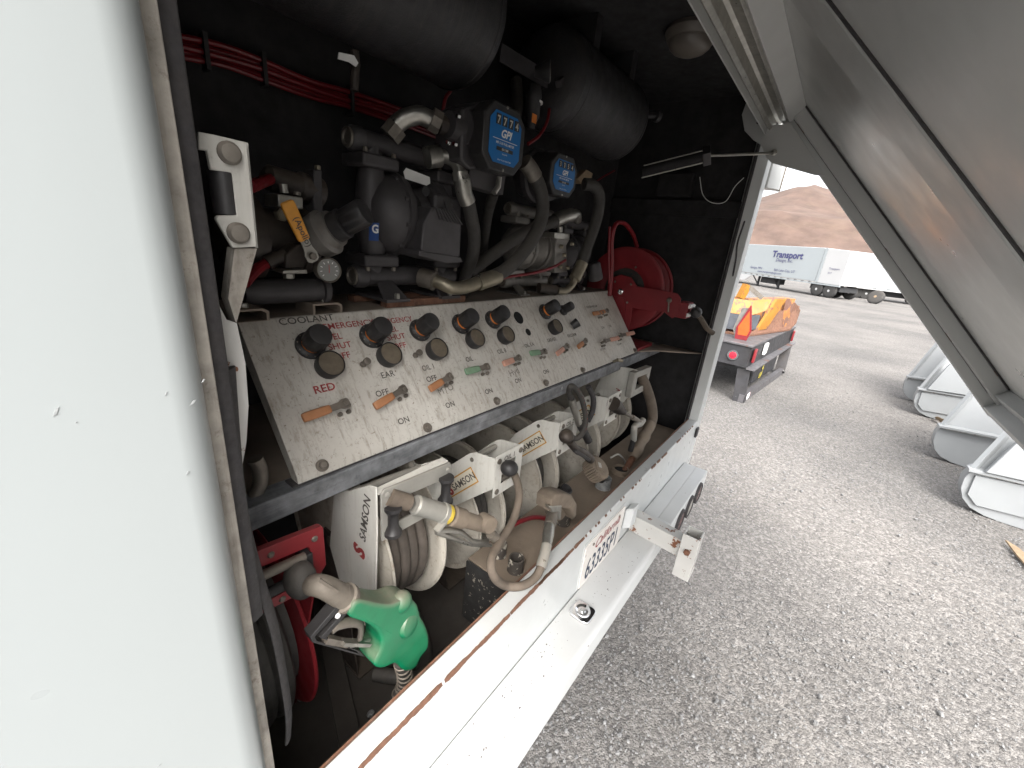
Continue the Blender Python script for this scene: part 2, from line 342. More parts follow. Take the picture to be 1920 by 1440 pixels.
# worn-through paint along the sill's front arris: irregular chips of bare rusty metal
def edge_chips(x0, x1, len_, gap, w, rs, z=1.1):
    x = x0
    while x < x1:
        L = rs.uniform(.4, 1.3) * len_; c = MB(); n = max(4, int(L / .0035)); up = []; dn = []; a = b = .5
        for i in range(n + 1):
            xx = x + L * i / n; e = min(1, i / 3, (n - i) / 3)
            a = min(1, max(.08, a + rs.uniform(-.35, .35))); b = min(1, max(.1, b + rs.uniform(-.4, .4)))
            up.append((xx, .0036 + a * w * e * .7, z + .0005)); dn.append((xx, -.0005, z - .0054 - b * w * e * 1.4))
        m1 = [(p[0], .0036, z + .0005) for p in up]; m2 = [(p[0], -.0005, z - .0054) for p in up]
        for i in range(n):
            c.add([up[i], up[i + 1], m1[i + 1], m1[i], m2[i], m2[i + 1], dn[i + 1], dn[i]], [(0, 3, 2, 1), (3, 4, 5, 2), (4, 7, 6, 5)])
        ob('paint_chip', c, m_chip, truck)
        x += L + rs.expovariate(1 / gap)
m_chip = mat('bare_rusty_patch', (.12, .058, .036), .85, var=.35, vs=60)
rs2 = random.Random(5)
edge_chips(.13, .74, .30, .004, .0034, rs2); edge_chips(.76, 1.0, .06, .006, .0028, rs2); edge_chips(1.02, 1.5, .012, .03, .0022, rs2); edge_chips(1.6, 1.95, .05, .02, .004, rs2); edge_chips(2.0, 2.25, .02, .03, .003, rs2)
def flake(x, y, w, n, rs):          # chipped flake of paint on the bumper top
    ob('paint_chip', MB().prism([(x + math.cos(a) * w * rs.uniform(.4, 1) , y + math.sin(a) * w * rs.uniform(.3, .8), .8743) for a in [i * 6.283 / n for i in range(n)]], (0, 0, .0004)), m_flk, truck)
m_flk = mat('bare_primer', (.13, .115, .11), .8, var=.3, vs=60)
for cx, cy, sp, k in ((.50, -.06, .05, 26), (.66, -.05, .045, 24), (.78, -.045, .04, 22), (1.12, -.06, .05, 22), (1.3, -.08, .06, 14), (.92, -.03, .05, 10)):
    for i in range(k):
        y = cy + rs2.gauss(0, .022)
        if -.105 < y < -.01: flake(cx + rs2.gauss(0, sp), y, min(.004, .0009 + rs2.expovariate(1 / .0009)), 6, rs2)
bx1 = 2.235
m_lensr = mat('dark_red_lens', (.05, .004, .006), .3)
ob('bumper', MB().prism([(-.4, -.002, .80), (-.4, -.002, .874), (-.4, -.106, .874), (-.4, -.115, .872), (-.4, -.122, .866), (-.4, -.1245, .856), (-.4, -.1245, .79), (-.4, -.118, .785)], (bx1 + .4, 0, 0)), m_bump, truck, .003, 50)
ob('bumper_end_box', MB().prism([(1.62, -.1262, .872), (1.62, -.1262, .745), (2.24, -.1262, .745), (2.24, -.1262, .865), (2.233, -.1262, .8755), (1.63, -.1262, .8755)], (0, .06, 0)), m_bump, truck, .004)
for i, x in enumerate((1.77, 1.92, 2.08)):
    tl = ob('tail_light', MB().lathe((x, -.1265, .812), (0, -1, 0), [(0, .058), (.010, .056), (.012, .050), (.006, .047)], 32), m_rub, truck)
    ob('lens', MB().lathe((x, -.128, .812), (0, -1, 0), [(0, .047), (.006, .044), (.009, .02)], 28), m_grey if i == 1 else m_lensr, tl)
# right corner post: jamb facing the opening, outer face, rubber seal and a wire
ob('corner_post', MB().prism([(2.302, .046, .80), (2.315, .001, .80), (2.405, 0.0, .80), (2.41, .02, .80), (2.41, .07, .80), (2.33, .07, .80)], (0, 0, 1.79)), m_sill, truck, .003)
ob('post_seal', MB().tube([(2.306, .052, 1.08), (2.306, .052, 1.8), (2.308, .052, 2.55)], .009, 8), m_rub, truck)
ob('post_wire', MB().tube(cr([(2.4033,0.0300,1.5539), (2.3394,0.0200,1.8053), (2.2807,0.0180,1.9463), (2.2274,0.0200,2.0283), (2.3096,0.0300,2.1272), (2.3599,0.0400,2.2139)]), .004, 8), m_rub, truck)
ob('post_cap', MB().bb((2.315, -.012, 1.0), (2.352, -.001, 1.055)), m_rub, truck, .003)
# rolled grab bar / drip channel outside the post
ob('corner_gutter', MB().prism([(2.412, -.005, 2.285), (2.47, -.045, 2.285), (2.50, -.05, 2.285), (2.51, -.04, 2.285), (2.475, .01, 2.285), (2.42, .03, 2.285)], (0, 0, .5)), m_door, truck, .004)
ob('gutter_edge', MB().prism([(2.50, -.053, 2.284), (2.512, -.052, 2.284), (2.513, -.036, 2.284), (2.508, -.036, 2.284)], (0, 0, .5)), m_tan, truck)
# seal along the left jamb, its lower end torn loose and hanging
ob('door_seal', MB().prism([(.1135, .0625, 1.46), (.137, .0625, 1.46), (.147, .067, 1.46), (.151, .08, 1.46), (.147, .092, 1.46), (.135, .096, 1.46), (.1135, .096, 1.46)], (0, 0, 1.16)), m_rub, truck, .002, 60)
pts = cr([(0.1582,0.1000,1.7860), (0.1513,0.1000,1.6459), (0.1490,0.0900,1.5748), (0.1540,0.0850,1.4981), (0.1628,0.0850,1.4156), (0.1688,0.0900,1.3101), (0.1711,0.0950,1.2070), (0.1676,0.1000,1.1473)])
s = single('loose_rubber_strip', MB().tube(pts, .0105, 10, flat=.35), m_rub, 'torn black rubber door seal strip hanging loose beside the green nozzle', 'rubber strip')
# jamb liner, chipped white
ob('jamb_liner', MB().prism([(0.1580,0.1100,1.8601), (0.1651,0.1100,1.8368), (0.1744,0.1100,1.8323), (0.1779,0.1100,1.7860), (0.1756,0.1100,1.7334), (0.1682,0.1100,1.6862), (0.1612,0.1100,1.6595), (0.1475,0.1100,1.6650), (0.1530,0.1100,1.7781)], (.0, .006, 0)), m_rustw, truck)
# latch keeper bracket
m_latch = mat('grimy_white_bracket', (.40, .39, .36), .5, var=.08, vs=12, streak=.35, scol=(.12, .09, .07), chip=.72, chcol=(.1, .07, .05), dust=.2)
lb = ob('latch_bracket', MB().prism([(0.1599,0.1000,2.0139), (0.1717,0.1000,2.0143), (0.2003,0.1000,2.0137), (0.1994,0.1000,1.9147), (0.1764,0.1000,1.9126), (0.1642,0.1000,1.9397), (0.1668,0.1000,1.9429), (0.1834,0.1000,1.9445), (0.1837,0.1000,1.9838), (0.1657,0.1000,1.9835), (0.1647,0.1000,1.9996), (0.1579,0.1000,1.9991)], (0, .006, 0)), m_latch, truck, .001)
ob('bracket_web', MB().prism([(0.2036,0.1060,2.0142), (0.2028,0.1060,1.9132), (0.1790,0.1060,1.9117), (0.1931,0.1600,1.8246), (0.1892,0.1600,1.8210), (0.2263,0.1800,1.9076), (0.2287,0.1800,2.0161)][:2] + [(0.2263,0.1800,1.9076), (0.2287,0.1800,2.0161)], (-.003, 0, 0)), m_latch, lb)
ob('bracket_foot', MB().prism([(0.2020,0.1070,1.9125), (0.1803,0.1070,1.9117), (0.1683,0.1070,1.8601), (0.1772,0.1200,1.8295)], (0, .02, .0)), m_jamb, lb)
for p in ((0.1829,0.1000,2.0009), (0.1825,0.1000,1.9276)):
    ob('bolt', MB().lathe(p, (0, -1, 0), [(0, .0105), (.003, .0105), (.006, .008), (.007, .003)], 20), m_dsteel, lb)
ob('roller', MB().cyl((0.1795,0.1130,1.9841), (0.1804,0.1130,1.9447), .0125, n=16), m_knob, lb)
# rail carrying the console, shelf plates
ob('cross_rail', MB().bb((.20, .291, 1.419), (2.335, .341, 1.467)), m_rail, truck, .003)
ob('shelf_plate', MB().bb((.118, .3415, 1.455), (.50, YB - .001, 1.4665)), m_ptop, truck)
ob('side_shelf', MB().prism([(1.9, .345, 1.468), (2.12, .25, 1.468), (2.26, .12, 1.466), (2.349, .075, 1.46), (2.349, .739, 1.46), (1.9, .739, 1.468)], (0, 0, .006)), m_ptop, truck)
# licence plate
lp = ob('license_plate', MB().prism([(x, -.005, z) for x, z in ((1.03, .882), (1.042, .876), (1.33, .876), (1.342, .882), (1.342, 1.045), (1.33, 1.053), (1.042, 1.053), (1.03, 1.045))], (0, .003, 0)), mat('plate_enamel', (.70, .66, .62), .35, var=.06, dust=.2), truck)
ob('plate_frame', MB().prism([(1.022, -.0015, .874), (1.35, -.0015, .874), (1.35, -.0015, 1.061), (1.022, -.0015, 1.061)], (0, .0012, 0)), m_bump, lp)
text('63335P1', (1.186, -.005, .897), (1, 0, 0), (0, 0, 1), .118, mat('plate_digits', (.02, .035, .07), .5), lp, bold=.012, align='CENTER', sx=.62)
text('California', (1.20, -.005, 1.000), (1, 0, 0), (0, 0, 1), .052, m_redp, lp, bold=.004, shear=.35, align='CENTER')
for x in (1.085, 1.29): ob('screw', MB().lathe((x, -.0052, 1.032), (0, -1, 0), [(0, .006), (.003, .004)], 12), m_dsteel, lp)
lh = ob('plate_lamp_housing', MB().prism([(1.36, -.001, .93), (1.42, -.001, .93), (1.42, -.03, .945), (1.42, -.03, 1.03), (1.42, -.001, 1.045), (1.36, -.001, 1.045)][:2] + [(1.42, -.03, .945), (1.37, -.03, .945)], (0, 0, .09)), m_bump, truck, .004)
# round chrome step lamp on the bumper top
sl_ = ob('step_lamp', MB().prism([(.962 + .5 * .052 * math.copysign(abs(math.cos(a)) ** .45, math.cos(a)) * 1.35, -.058 + .5 * .052 * math.copysign(abs(math.sin(a)) ** .45, math.sin(a)) * 1.35, .8745) for a in [i * math.pi / 16 for i in range(32)]], (0, 0, .010)), m_chrome, truck, .003)
ob('lens', MB().lathe((.962, -.058, .8848), (0, 0, 1), [(0, .024), (.004, .023), (.001, .018), (-.002, .012), (.003, .006)], 24), m_chrome, sl_)
# welded step bracket sticking out over the bumper
sb = thing('hitch_bracket', 'rust-chipped white welded steel bracket sticking out from the bumper', 'bracket', (1.50, -.12, .876))
A = V((1.44, -.015, .90)); 
ob('arm', MB().beam((1.475, -.005, .915), (1.475, -.215, .905), .055, .075), m_rustw, sb, .002)
g = MB(); g.frameplate([(1.425 , -.205, .80), (1.495, -.205, .80), (1.495, -.265, .80), (1.425, -.265, .80)], [(1.431, -.211, .80), (1.489, -.211, .80), (1.489, -.259, .80), (1.431, -.259, .80)], (0, 0, .19))
ob('socket', g, m_rustw, sb, .002)
ob('bolt', MB().hexb((1.424, -.235, .925), (-1, 0, 0), .012, .012), m_rust, sb)
# ---------------------------------------------------------------- lifted hatch door
d0 = V((0, 0.0, 2.545)); dd = V((0, -.682, -.731)).normalized(); dn = V((0, .731, -.682)).normalized(); ex = V((1, 0, 0))
door = thing('hatch_door', 'grey framed lift-up compartment door propped half open over the bumper', 'door', (1.2, 0, 2.545))
def dp(x, s, h): return d0 + ex * x + dd * s + dn * h
def dbox(name, x0, x1, s0, s1, h0, h1, m, bev=.002, par=None):
    return ob(name, MB().box(dp((x0 + x1) / 2, (s0 + s1) / 2, (h0 + h1) / 2), (x1 - x0, s1 - s0, h1 - h0), (ex, dd, dn)), m, par or door, bev)
DL = 1.46
dbox('skin', .0, 2.33, .0, DL, -.105, -.088, m_doors)
dbox('side_rail', 2.305, 2.345, -.0, DL, -.0875, .0, m_door, .004)
dbox('side_rail_step', 2.272, 2.3045, .03, DL - .03, -.0875, -.036, m_door, .005)
dbox('stiffener', 1.02, 1.225, .02, DL - .09, -.0875, -.070, m_door, .006)
dbox('sealant_bead', 1.006, 1.0195, .02, DL - .09, -.0875, -.073, m_rub, .001)
dbox('sealant_bead', 2.256, 2.2715, .03, DL - .09, -.0875, -.082, m_rub, .001)
dbox('sealant_bead', 2.3, 2.3048, .03, DL - .09, -.0355, -.0345, m_rub, 0)
dbox('lining', .0, 1.0055, .02, DL - .09, -.0875, -.076, m_door, .001)
dbox('bottom_rail', .0, 2.304, DL - .045, DL, -.0875, -.002, m_door)
dbox('bottom_rail_step', .0, 2.27, DL - .085, DL - .0455, -.0875, -.045, m_door)
dbox('top_rail', .0, 2.304, -.01, .045, -.0875, -.02, m_door)
for x_, s_, w_, l_ in ((2.29, .10, .012, .05), (2.285, .72, .006, .03), (2.29, 1.12, .008, .04), (2.262, 1.30, .01, .02)):
    ob('rust_stain', MB().box(dp(x_, s_, -.0355 if x_ > 2.27 else -.0815), (w_, l_, .0012), (ex, dd, dn)), m_chip, door)
# hinge extrusion along the header
ob('hinge_channel', MB().prism([(.2, .0 - .004, 2.535), (.2, -.03, 2.53), (.2, -.045, 2.545), (.2, -.02, 2.557), (.2, .028, 2.557), (.2, .028, 2.50), (.2, .018, 2.49), (.2, .008, 2.50), (.2, .006, 2.53)], (2.15, 0, 0)), m_steel, door, .001)
ob('hinge_lip', MB().bb((.2, .0285, 2.475), (2.28, .033, 2.556)), m_door, door)
# bracket for the gas strut on the far side
g = MB(); poly = [(2.2620,0.0870,2.5742), (2.2620,0.1379,2.6085), (2.2620,0.1443,2.5585), (2.2620,0.1171,2.4950), (2.2620,0.0731,2.4575), (2.2620,0.0357,2.4352), (2.2620,0.0019,2.3864), (2.2620,-0.0224,2.3650), (2.2620,-0.1944,2.3160), (2.2620,-0.2343,2.3118), (2.2620,-0.0582,2.5105), (2.2620,0.0288,2.5101), (2.2620,0.0767,2.5192)]
sbk = ob('strut_bracket', g.prism(poly, (.006, 0, 0)), m_door, door, .001)
ob('pivot_pin', MB().lathe((2.2580,-0.0227,2.4035), (-1, 0, 0), [(-.004, .012), (.004, .012), (.006, .008)], 18), m_steel, sbk)
st = thing('strut_cylinder', 'slim air cylinder with tie rods holding the hatch door', 'strut', (2.2000,0.3923,2.3733))
a, b = V((1.9429,0.4200,2.2800)), V((2.0037,0.1800,2.3482))
ax = (b - a).normalized(); x, y, z = frame(ax)
ob('barrel', MB().cyl(a, b, .02), m_wall, st)
for q in (.024, -.024):
    ob('tie_rod', MB().cyl(a + V((0, 0, q)), b + V((0, 0, q)), .003, n=8), m_steel, st)
ob('end_block', MB().box(b, (.055, .055, .03), (x, y, z)), m_pump, st, .002)
ob('piston_rod', MB().cyl(b, V((2.2580,-0.0191,2.4016)), .006, n=10), m_steel, st)
# ---------------------------------------------------------------- control console
PVv = V((0, -.19, -.256)).normalized(); PNv = V((0, -.256 * -1 * -1, .19)).normalized(); PNv = V((0, -.803, .596)).normalized(); PU = V((1, 0, 0)); PUP = -PVv
def pp(uv, h=0.0): return V((uv[0], .49, 1.74)) + PVv * uv[1] + PNv * h
con = thing('control_console', 'stained white sloping control console with black knobs, gauges and orange levers', 'console', (1.14, .40, 1.47))
PXL, PXR = .307, 1.985
face = MB().prism([(PXL, .4946, 1.7462), (PXL, .502, 1.7472), (PXL, .502, 1.742), (PXL, .496, 1.741), (PXL, .306, 1.484), (PXL, .3035, 1.472), (PXL, .2985, 1.472), (PXL, .3001, 1.4841)], (PXR - PXL, 0, 0))
ob('face_sheet', face, m_panel, con, .001)
ob('top_sheet', MB().bb((PXL, .5025, 1.738), (PXR, .738, 1.7468)), m_ptop, con)
for x, nm in ((PXL + .0005, 'end_plate'), (PXR - .0035, 'end_plate')):
    ob(nm, MB().prism([(x, .489, 1.735), (x, .307, 1.489), (x, .304, 1.472), (x, .325, 1.472), (x, .335, 1.487), (x, .505, 1.70), (x, .505, 1.735)], (.003, 0, 0)), m_panel, con)
ob('lower_gasket', MB().bb((PXL - .01, .299, 1.4675), (PXR + .1, .33, 1.4715)), m_rub, con)
def regulator(uv, big=1.1, ring=True):
    o = pp(uv); n = PNv
    r = ob('regulator', MB().lathe(o, n, [(0, .0265 * big), (.006, .0285 * big), (.010, .028 * big), (.012, .022 * big), (.016, .019 * big)], 28), m_knob, con)
    for k in range(10):
        a = k * .628; x, y, z = frame(n); q = o + n * .0101 + (x * math.cos(a) + y * math.sin(a)) * .0245 * big
        ob('flange_screw', MB().cyl(q, q + n * .0012, .002 * big, n=6), m_dsteel, r)
    if ring: ob('indicator_ring', MB().lathe(o + n * .0162, n, [(0, .0195 * big), (.007, .0195 * big), (.0072, .018 * big)], 28), m_or, r)
    g = MB(); x, y, z = frame(n); R = []
    for t, rr in ((.0236, .0215), (.026, .0232), (.060, .0225), (.066, .0205), (.0675, .016)):
        R.append([o + n * t * (1 if big > .9 else .8) + (x * math.cos(2 * math.pi * j / 48) + y * math.sin(2 * math.pi * j / 48)) * rr * big * (1 - (.05 if j % 4 < 1 and t < .064 else 0)) for j in range(48)])
    ob('knob', g.rings(R), m_knob, r, ang=50)
for p in ((0.4228,0.0627), (0.5741,0.0603), (0.7211,0.0626), (0.8781,0.0606), (1.0246,0.0612), (1.3340,0.0584)): regulator(p)
regulator((1.4646,0.0622), .78, False)
def gauge(uv, r=.029, L=.030):
    o = pp(uv); n = PNv
    q = ob('gauge', MB().lathe(o, n, [(0, r * .85), (.006, r * .97), (L - .002, r), (L, r), (L + .0015, r * .96), (L - .003, r * .92)], 32), m_knob, con)
    ob('dial_glass', MB().lathe(o + n * (L - .0035), n, [(0, r * .93), (.002, r * .91), (.0028, r * .5), (.003, .001)], 28), m_dustface, q)
for p in ((0.4408,0.1162), (0.5914,0.1185), (0.7401,0.1270), (0.8972,0.1175), (1.0407,0.1244), (1.3391,0.1286)): gauge(p)
o = pp((1.4854,0.1338)); n = (PNv + PU * .75 + PUP * .25).normalized()
q = ob('loose_gauge_cup', MB().lathe(o, n, [(.0, .016), (.03, .0195), (.031, .018), (.012, .0165)], 24), m_knob, con)
for p in ((0.5258,0.1246), (0.6776,0.1275)):
    o = pp(p); q = ob('push_valve', MB().hexb(o, PNv, .0075, .008), m_dsteel, con)
    ob('stem', MB().cyl(o + PNv * .008, o + PNv * .018, .0035, n=10), m_dsteel, q); ob('button', MB().lathe(o + PNv * .018, PNv, [(0, .007), (.002, .0085), (.007, .0085), (.008, .007)], 18), m_dsteel, q)
m_hole = mat('dark_hole', (.004, .004, .004), .9, var=.1)
for p, r in (((1.1665,0.0651), .0235), ((1.1853,0.1231), .0135)):
    ob('empty_hole', MB().lathe(pp(p, .0012), PNv, [(0, r), (.0004, r * .98)], 28), m_hole, con)
def lever(piv, end, mt, steel=m_dsteel, short=False):
    a, b = pp(piv), pp(end); d = (b - a).normalized(); L = (b - a).length; s = PNv.cross(d)
    h = .020
    q = ob('valve_lever', MB().prism([a + PNv * h + d * t + s * w for t, w in ((-.010, -.007), (-.006, -.011), (.006, -.011), (.014, -.0075), (L * .42, -.0065), (L * .42, .0065), (.014, .0075), (.006, .011), (-.006, .011), (-.010, .007))], PNv * .0025), steel, con, .0005)
    g = MB(); R = []
    for t, w, k in ((L * .36, .0062, .5), (L * .38, .0085, .9), (L * .5, .0095, 1), (L * .9, .0098, 1), (L * .985, .0088, .95), (L, .0062, .6)):
        c = a + PNv * (h + .001) + d * t
        R.append([c + s * (w * math.copysign(abs(math.cos(th)) ** .5, math.cos(th))) + PNv * (.0045 * k * math.copysign(abs(math.sin(th)) ** .6, math.sin(th))) for th in [2 * math.pi * j / 20 for j in range(20)]])
    ob('grip', g.rings(R), mt, q, ang=60)
    ob('stem_nut', MB().hexb(a + PNv * (h + .0025), PNv, .0065, .005), steel, q)
    ob('stem', MB().cyl(a, a + PNv * h, .0055, n=12), steel, q)
    for t, w in ((.012, -.016), (-.008, -.0165)):
        ob('stop_screw', MB().lathe(a + d * t - s * w * (1 if (s.dot(PUP) < 0) else -1), PNv, [(0, .0048), (.007, .0048), (.010, .003)], 12), steel, q)
lever((0.4403,0.2063), (0.3468,0.2131), m_handle); lever((0.5900,0.2089), (0.5009,0.2306), m_handle); lever((0.7433,0.2084), (0.6633,0.2267), m_handle)
lever((0.8952,0.2083), (0.8036,0.2067), m_green); lever((1.0536,0.2070), (0.9672,0.2134), m_pink); lever((1.2056,0.2092), (1.1191,0.2028), m_green)
lever((1.3592,0.2101), (1.2679,0.2304), m_pink); lever((1.5088,0.2091), (1.4276,0.2276), m_handle)
lever((1.8134,0.0986), (1.7329,0.1026), m_handle); lever((1.7529,0.1044), (1.6662,0.1019), m_handle)
lever((1.6633,0.2339), (1.8042,0.2379), m_pink); lever((1.8424,0.2293), (1.9913,0.2345), m_pink)
for p in ((0.3580,0.3115), (0.6274,0.3145), (0.8967,0.3128), (1.1618,0.3134), (1.4235,0.3171), (1.9589,0.3173)):
    o = pp(p); q = ob('bolt', MB().lathe(o, PNv, [(0, .0125), (.0025, .0125), (.0028, .009)], 20), m_dsteel, con)
    ob('bolt_head', MB().hexb(o + PNv * .0028, PNv, .0085, .008), m_dsteel, q)
o = pp((1.6984,0.3303)); q = ob('drain_cock', MB().cyl(o, o + PNv * .02, .006, n=10), m_brass, con); ob('cock_body', MB().cyl(o + PNv * .02, o + PNv * .026 + PU * .03 + PVv * .012, .008, n=12), m_brass, q)
def ptext(s, uv, size, mt=m_blk, bold=.012, sx=1.0, tilt=0.0):
    text(s, pp(uv), PU + PUP * tilt, PUP - PU * tilt, size, mt, con, off=.0007, bold=bold, sx=sx)
m_pen = mat('faint_pen', (.2, .18, .16), .7, var=.3, vs=60)
ptext('COOLANT', (0.3802,0.0078), .0215, sx=1.15)
ptext('EMERGENCY', (0.4676,0.0291), .0205, m_redp, sx=1.12); ptext('FUEL', (0.4543,0.0547), .0205, m_redp, sx=1.1); ptext('SHUT', (0.4616,0.0777), .0205, m_redp, sx=1.1); ptext('OFF', (0.4661,0.1017), .0205, m_redp, sx=1.1)
ptext('EMERGENCY', (0.5983,0.0317), .0205, m_redp, sx=1.0); ptext('FUEL', (0.6098,0.0549), .0205, m_redp, sx=1.1); ptext('SHUT', (0.6162,0.0762), .0205, m_redp, sx=1.1); ptext('OFF', (0.6244,0.1008), .0205, m_redp, sx=1.1)
ptext('RED', (0.3962,0.1667), .0235, m_redp, bold=.02, sx=1.1); ptext('EAR', (0.5596,0.1671), .0215)
ptext('OFF', (0.5277,0.2072), .0205); ptext('ON', (0.5553,0.2852), .0205); ptext('OIL 1', (0.6826,0.1724), .0205, sx=.9); ptext('OFF', (0.6816,0.2040), .0205); ptext('ON', (0.7076,0.2849), .0205)
ptext('MTO', (0.7025,0.2469), .026, m_pen, bold=0, tilt=.1); ptext('OIL', (0.8441,0.1762), .0205, sx=.9); ptext('ON', (0.8653,0.2842), .0205); ptext('OIL 8', (0.9881,0.1749), .0205, sx=.9); ptext('Hyd', (0.9994,0.2566), .032, m_pen, bold=0, tilt=.08)
ptext('ON', (1.0113,0.2815), .0205); ptext('OIL 5 A', (1.1344,0.1753), .0185, sx=.9); ptext('ON', (1.1732,0.2835), .0205); ptext('GREASE', (1.2753,0.1754), .0185, sx=.95); ptext('RECLAIM', (1.4225,0.1757), .0185, sx=.95)
ptext('SUCTION RECLAIM', (1.6719,0.0658), .0135, sx=.9); ptext('ON', (1.7280,0.1742), .0165); ptext('ON', (1.8004,0.1745), .0165); ptext('SUCTION', (1.6283,0.2669), .0125, sx=.9); ptext('RECLAIM', (1.8047,0.2681), .0125, sx=.9)
# ---------------------------------------------------------------- air tanks under the roof
def tank(x0, x1, label, dome):
    t = thing('air_tank', label, 'tank', ((x0 + x1) / 2, .55, 2.31), 'air tanks under the compartment roof')
    o = (x0, .55, 2.458); L = x1 - x0; R = .15
    ob('shell', MB().lathe(o, (1, 0, 0), [(.03, R), (.06, R), (.062, R + .002), (.07, R + .002), (.072, R), (L - .06, R), (L - .058, R + .002), (L - .052, R + .002), (L - .05, R)], 48), m_tank, t)
    ob('head', MB().lathe((x0 + .0305, .55, 2.458), (-1, 0, 0), [(0, R - .0005), (.012, R * .97), (.03, R * .82), (.042, R * .55), (.048, R * .2), (.0485, .002)], 48), m_tank, t)
    ob('head', MB().lathe((x1 - .0505, .55, 2.458), (1, 0, 0), [(0, R - .0005), (.016, R * .97), (.036, R * .82), (.05, R * .55), (.057, R * .2), (.0575, .002)], 48), m_tank, t)
    for x in (x0 + .15, x1 - .15): ob('hanger', MB().bb((x - .02, .45, 2.57), (x + .02, .65, 2.659)), m_tank, t)
    return t
t1 = tank(.16, .965, 'large black air tank hanging under the roof, with a drain valve', True)
t2 = tank(1.30, 1.90, 'shorter black air tank hanging beside the round roof lamp', False)
q = ob('drain_valve', MB().tube([(0.5797,0.5000,2.2747), (0.5825,0.5000,2.2530), (0.5794,0.5000,2.2337), (0.5772,0.5000,2.2051)], .009, 10), m_oily, t1)
ob('lever', MB().prism([(0.5345,0.4800,2.2540), (0.5665,0.4800,2.2595), (0.5756,0.4800,2.2500), (0.5706,0.4800,2.2422), (0.5555,0.4800,2.2453), (0.5317,0.4800,2.2428)], (0, .003, 0)), m_white, q)
q = ob('fill_valve', MB().cyl((1.8636,0.4300,2.4740), (1.9164,0.4000,2.4889), .012, n=14), m_tank, t2)
ob('cap', MB().lathe((1.9164,0.4000,2.4889), (1, -.3, 0), [(0, .022), (.02, .024), (.022, .02)], 20), m_tank, q)
# bracket bar between the tanks, pressure gauge, filter bowl
br = thing('valve_bracket', 'black flat bar bracket with a small pressure gauge between the air tanks', 'bracket', (1.1862,0.5000,2.4061))
ob('bar', MB().beam((1.0826,0.5500,2.4482), (1.3969,0.5000,2.4307), .005, .045), m_pump, br)
ob('elbow_bar', MB().beam((1.2762,0.4700,2.4183), (1.3843,0.4700,2.5035), .02, .02), m_pump, br)
q = ob('small_gauge', MB().lathe((1.1437,0.4400,2.4074), (.55, -.8, .1), [(-.02, .014), (0, .02), (.012, .027), (.022, .029), (.024, .026)], 24), m_knob, br)
ob('dial', MB().lathe(V((1.1437,0.4400,2.4074)) + nrm((.55, -.8, .1)) * .0242, (.55, -.8, .1), [(0, .025), (.001, .024)], 24), m_dsteel, q)
fb_ = thing('filter_bowl', 'black filter bowl with orange label behind the blue meter', 'filter', (1.2428,0.5200,2.2930))
ob('bowl', MB().lathe((1.2234,0.5200,2.4053), (0, 0, -1), [(0, .02), (.03, .026), (.035, .024), (.085, .024), (.10, .016), (.12, .012)], 24), m_knob, fb_)
ob('sticker', MB().bb(V((1.2012,0.4950,2.3082)) - V((.010, .001, .012)), V((1.2012,0.4950,2.3082)) + V((.014, .001, .012))), m_or, fb_)
ob('band', MB().lathe((1.2316,0.5200,2.3645), (0, 0, -1), [(0, .0255), (.006, .0255)], 24), m_wht, fb_)
# round roof lamp
dl = thing('roof_lamp', 'round dusty dome lamp on the black compartment ceiling', 'lamp', (1.66, .22, 2.59))
ob('base', MB().lathe((1.66, .215, 2.659), (0, 0, -1), [(0, .085), (.012, .088), (.03, .080), (.034, .074), (.040, .072)], 40), m_lens, dl)
ob('dome', MB().lathe((1.66, .215, 2.6195), (0, 0, -1), [(0, .071), (.012, .066), (.024, .052), (.033, .03), (.036, .002)], 40), m_lens, dl)
# red air lines strung along the back wall
al = thing('air_line_bundle', 'bundle of red plastic air lines tied along the black wall', 'air lines', (0.5046,0.7200,2.2466))
for k in range(5):
    pts = [(0.3348,0.7000,2.2287), (0.4135,0.7100,2.2395), (0.4889,0.7100,2.2405), (0.5939,0.7100,2.2364), (0.6974,0.7100,2.2397), (0.8369,0.7100,2.2428), (1.0190,0.7100,2.2377), (1.3794,0.7100,2.2108)]
    ob('air_line', MB().tube(cr([V(p) + V((0, (k % 2) * .008, (k - 2) * .0085 + .0018 * math.sin(i * 2 + k * 1.3))) for i, p in enumerate(pts)]), .0055, 8), m_redl, al)
for p in ((0.4930,0.7120,2.2410), (0.7016,0.7120,2.2386), (0.3841,0.7080,2.2364)):
    ob('cable_tie', MB().box(p, (.008, .026, .062)), m_knob, al)
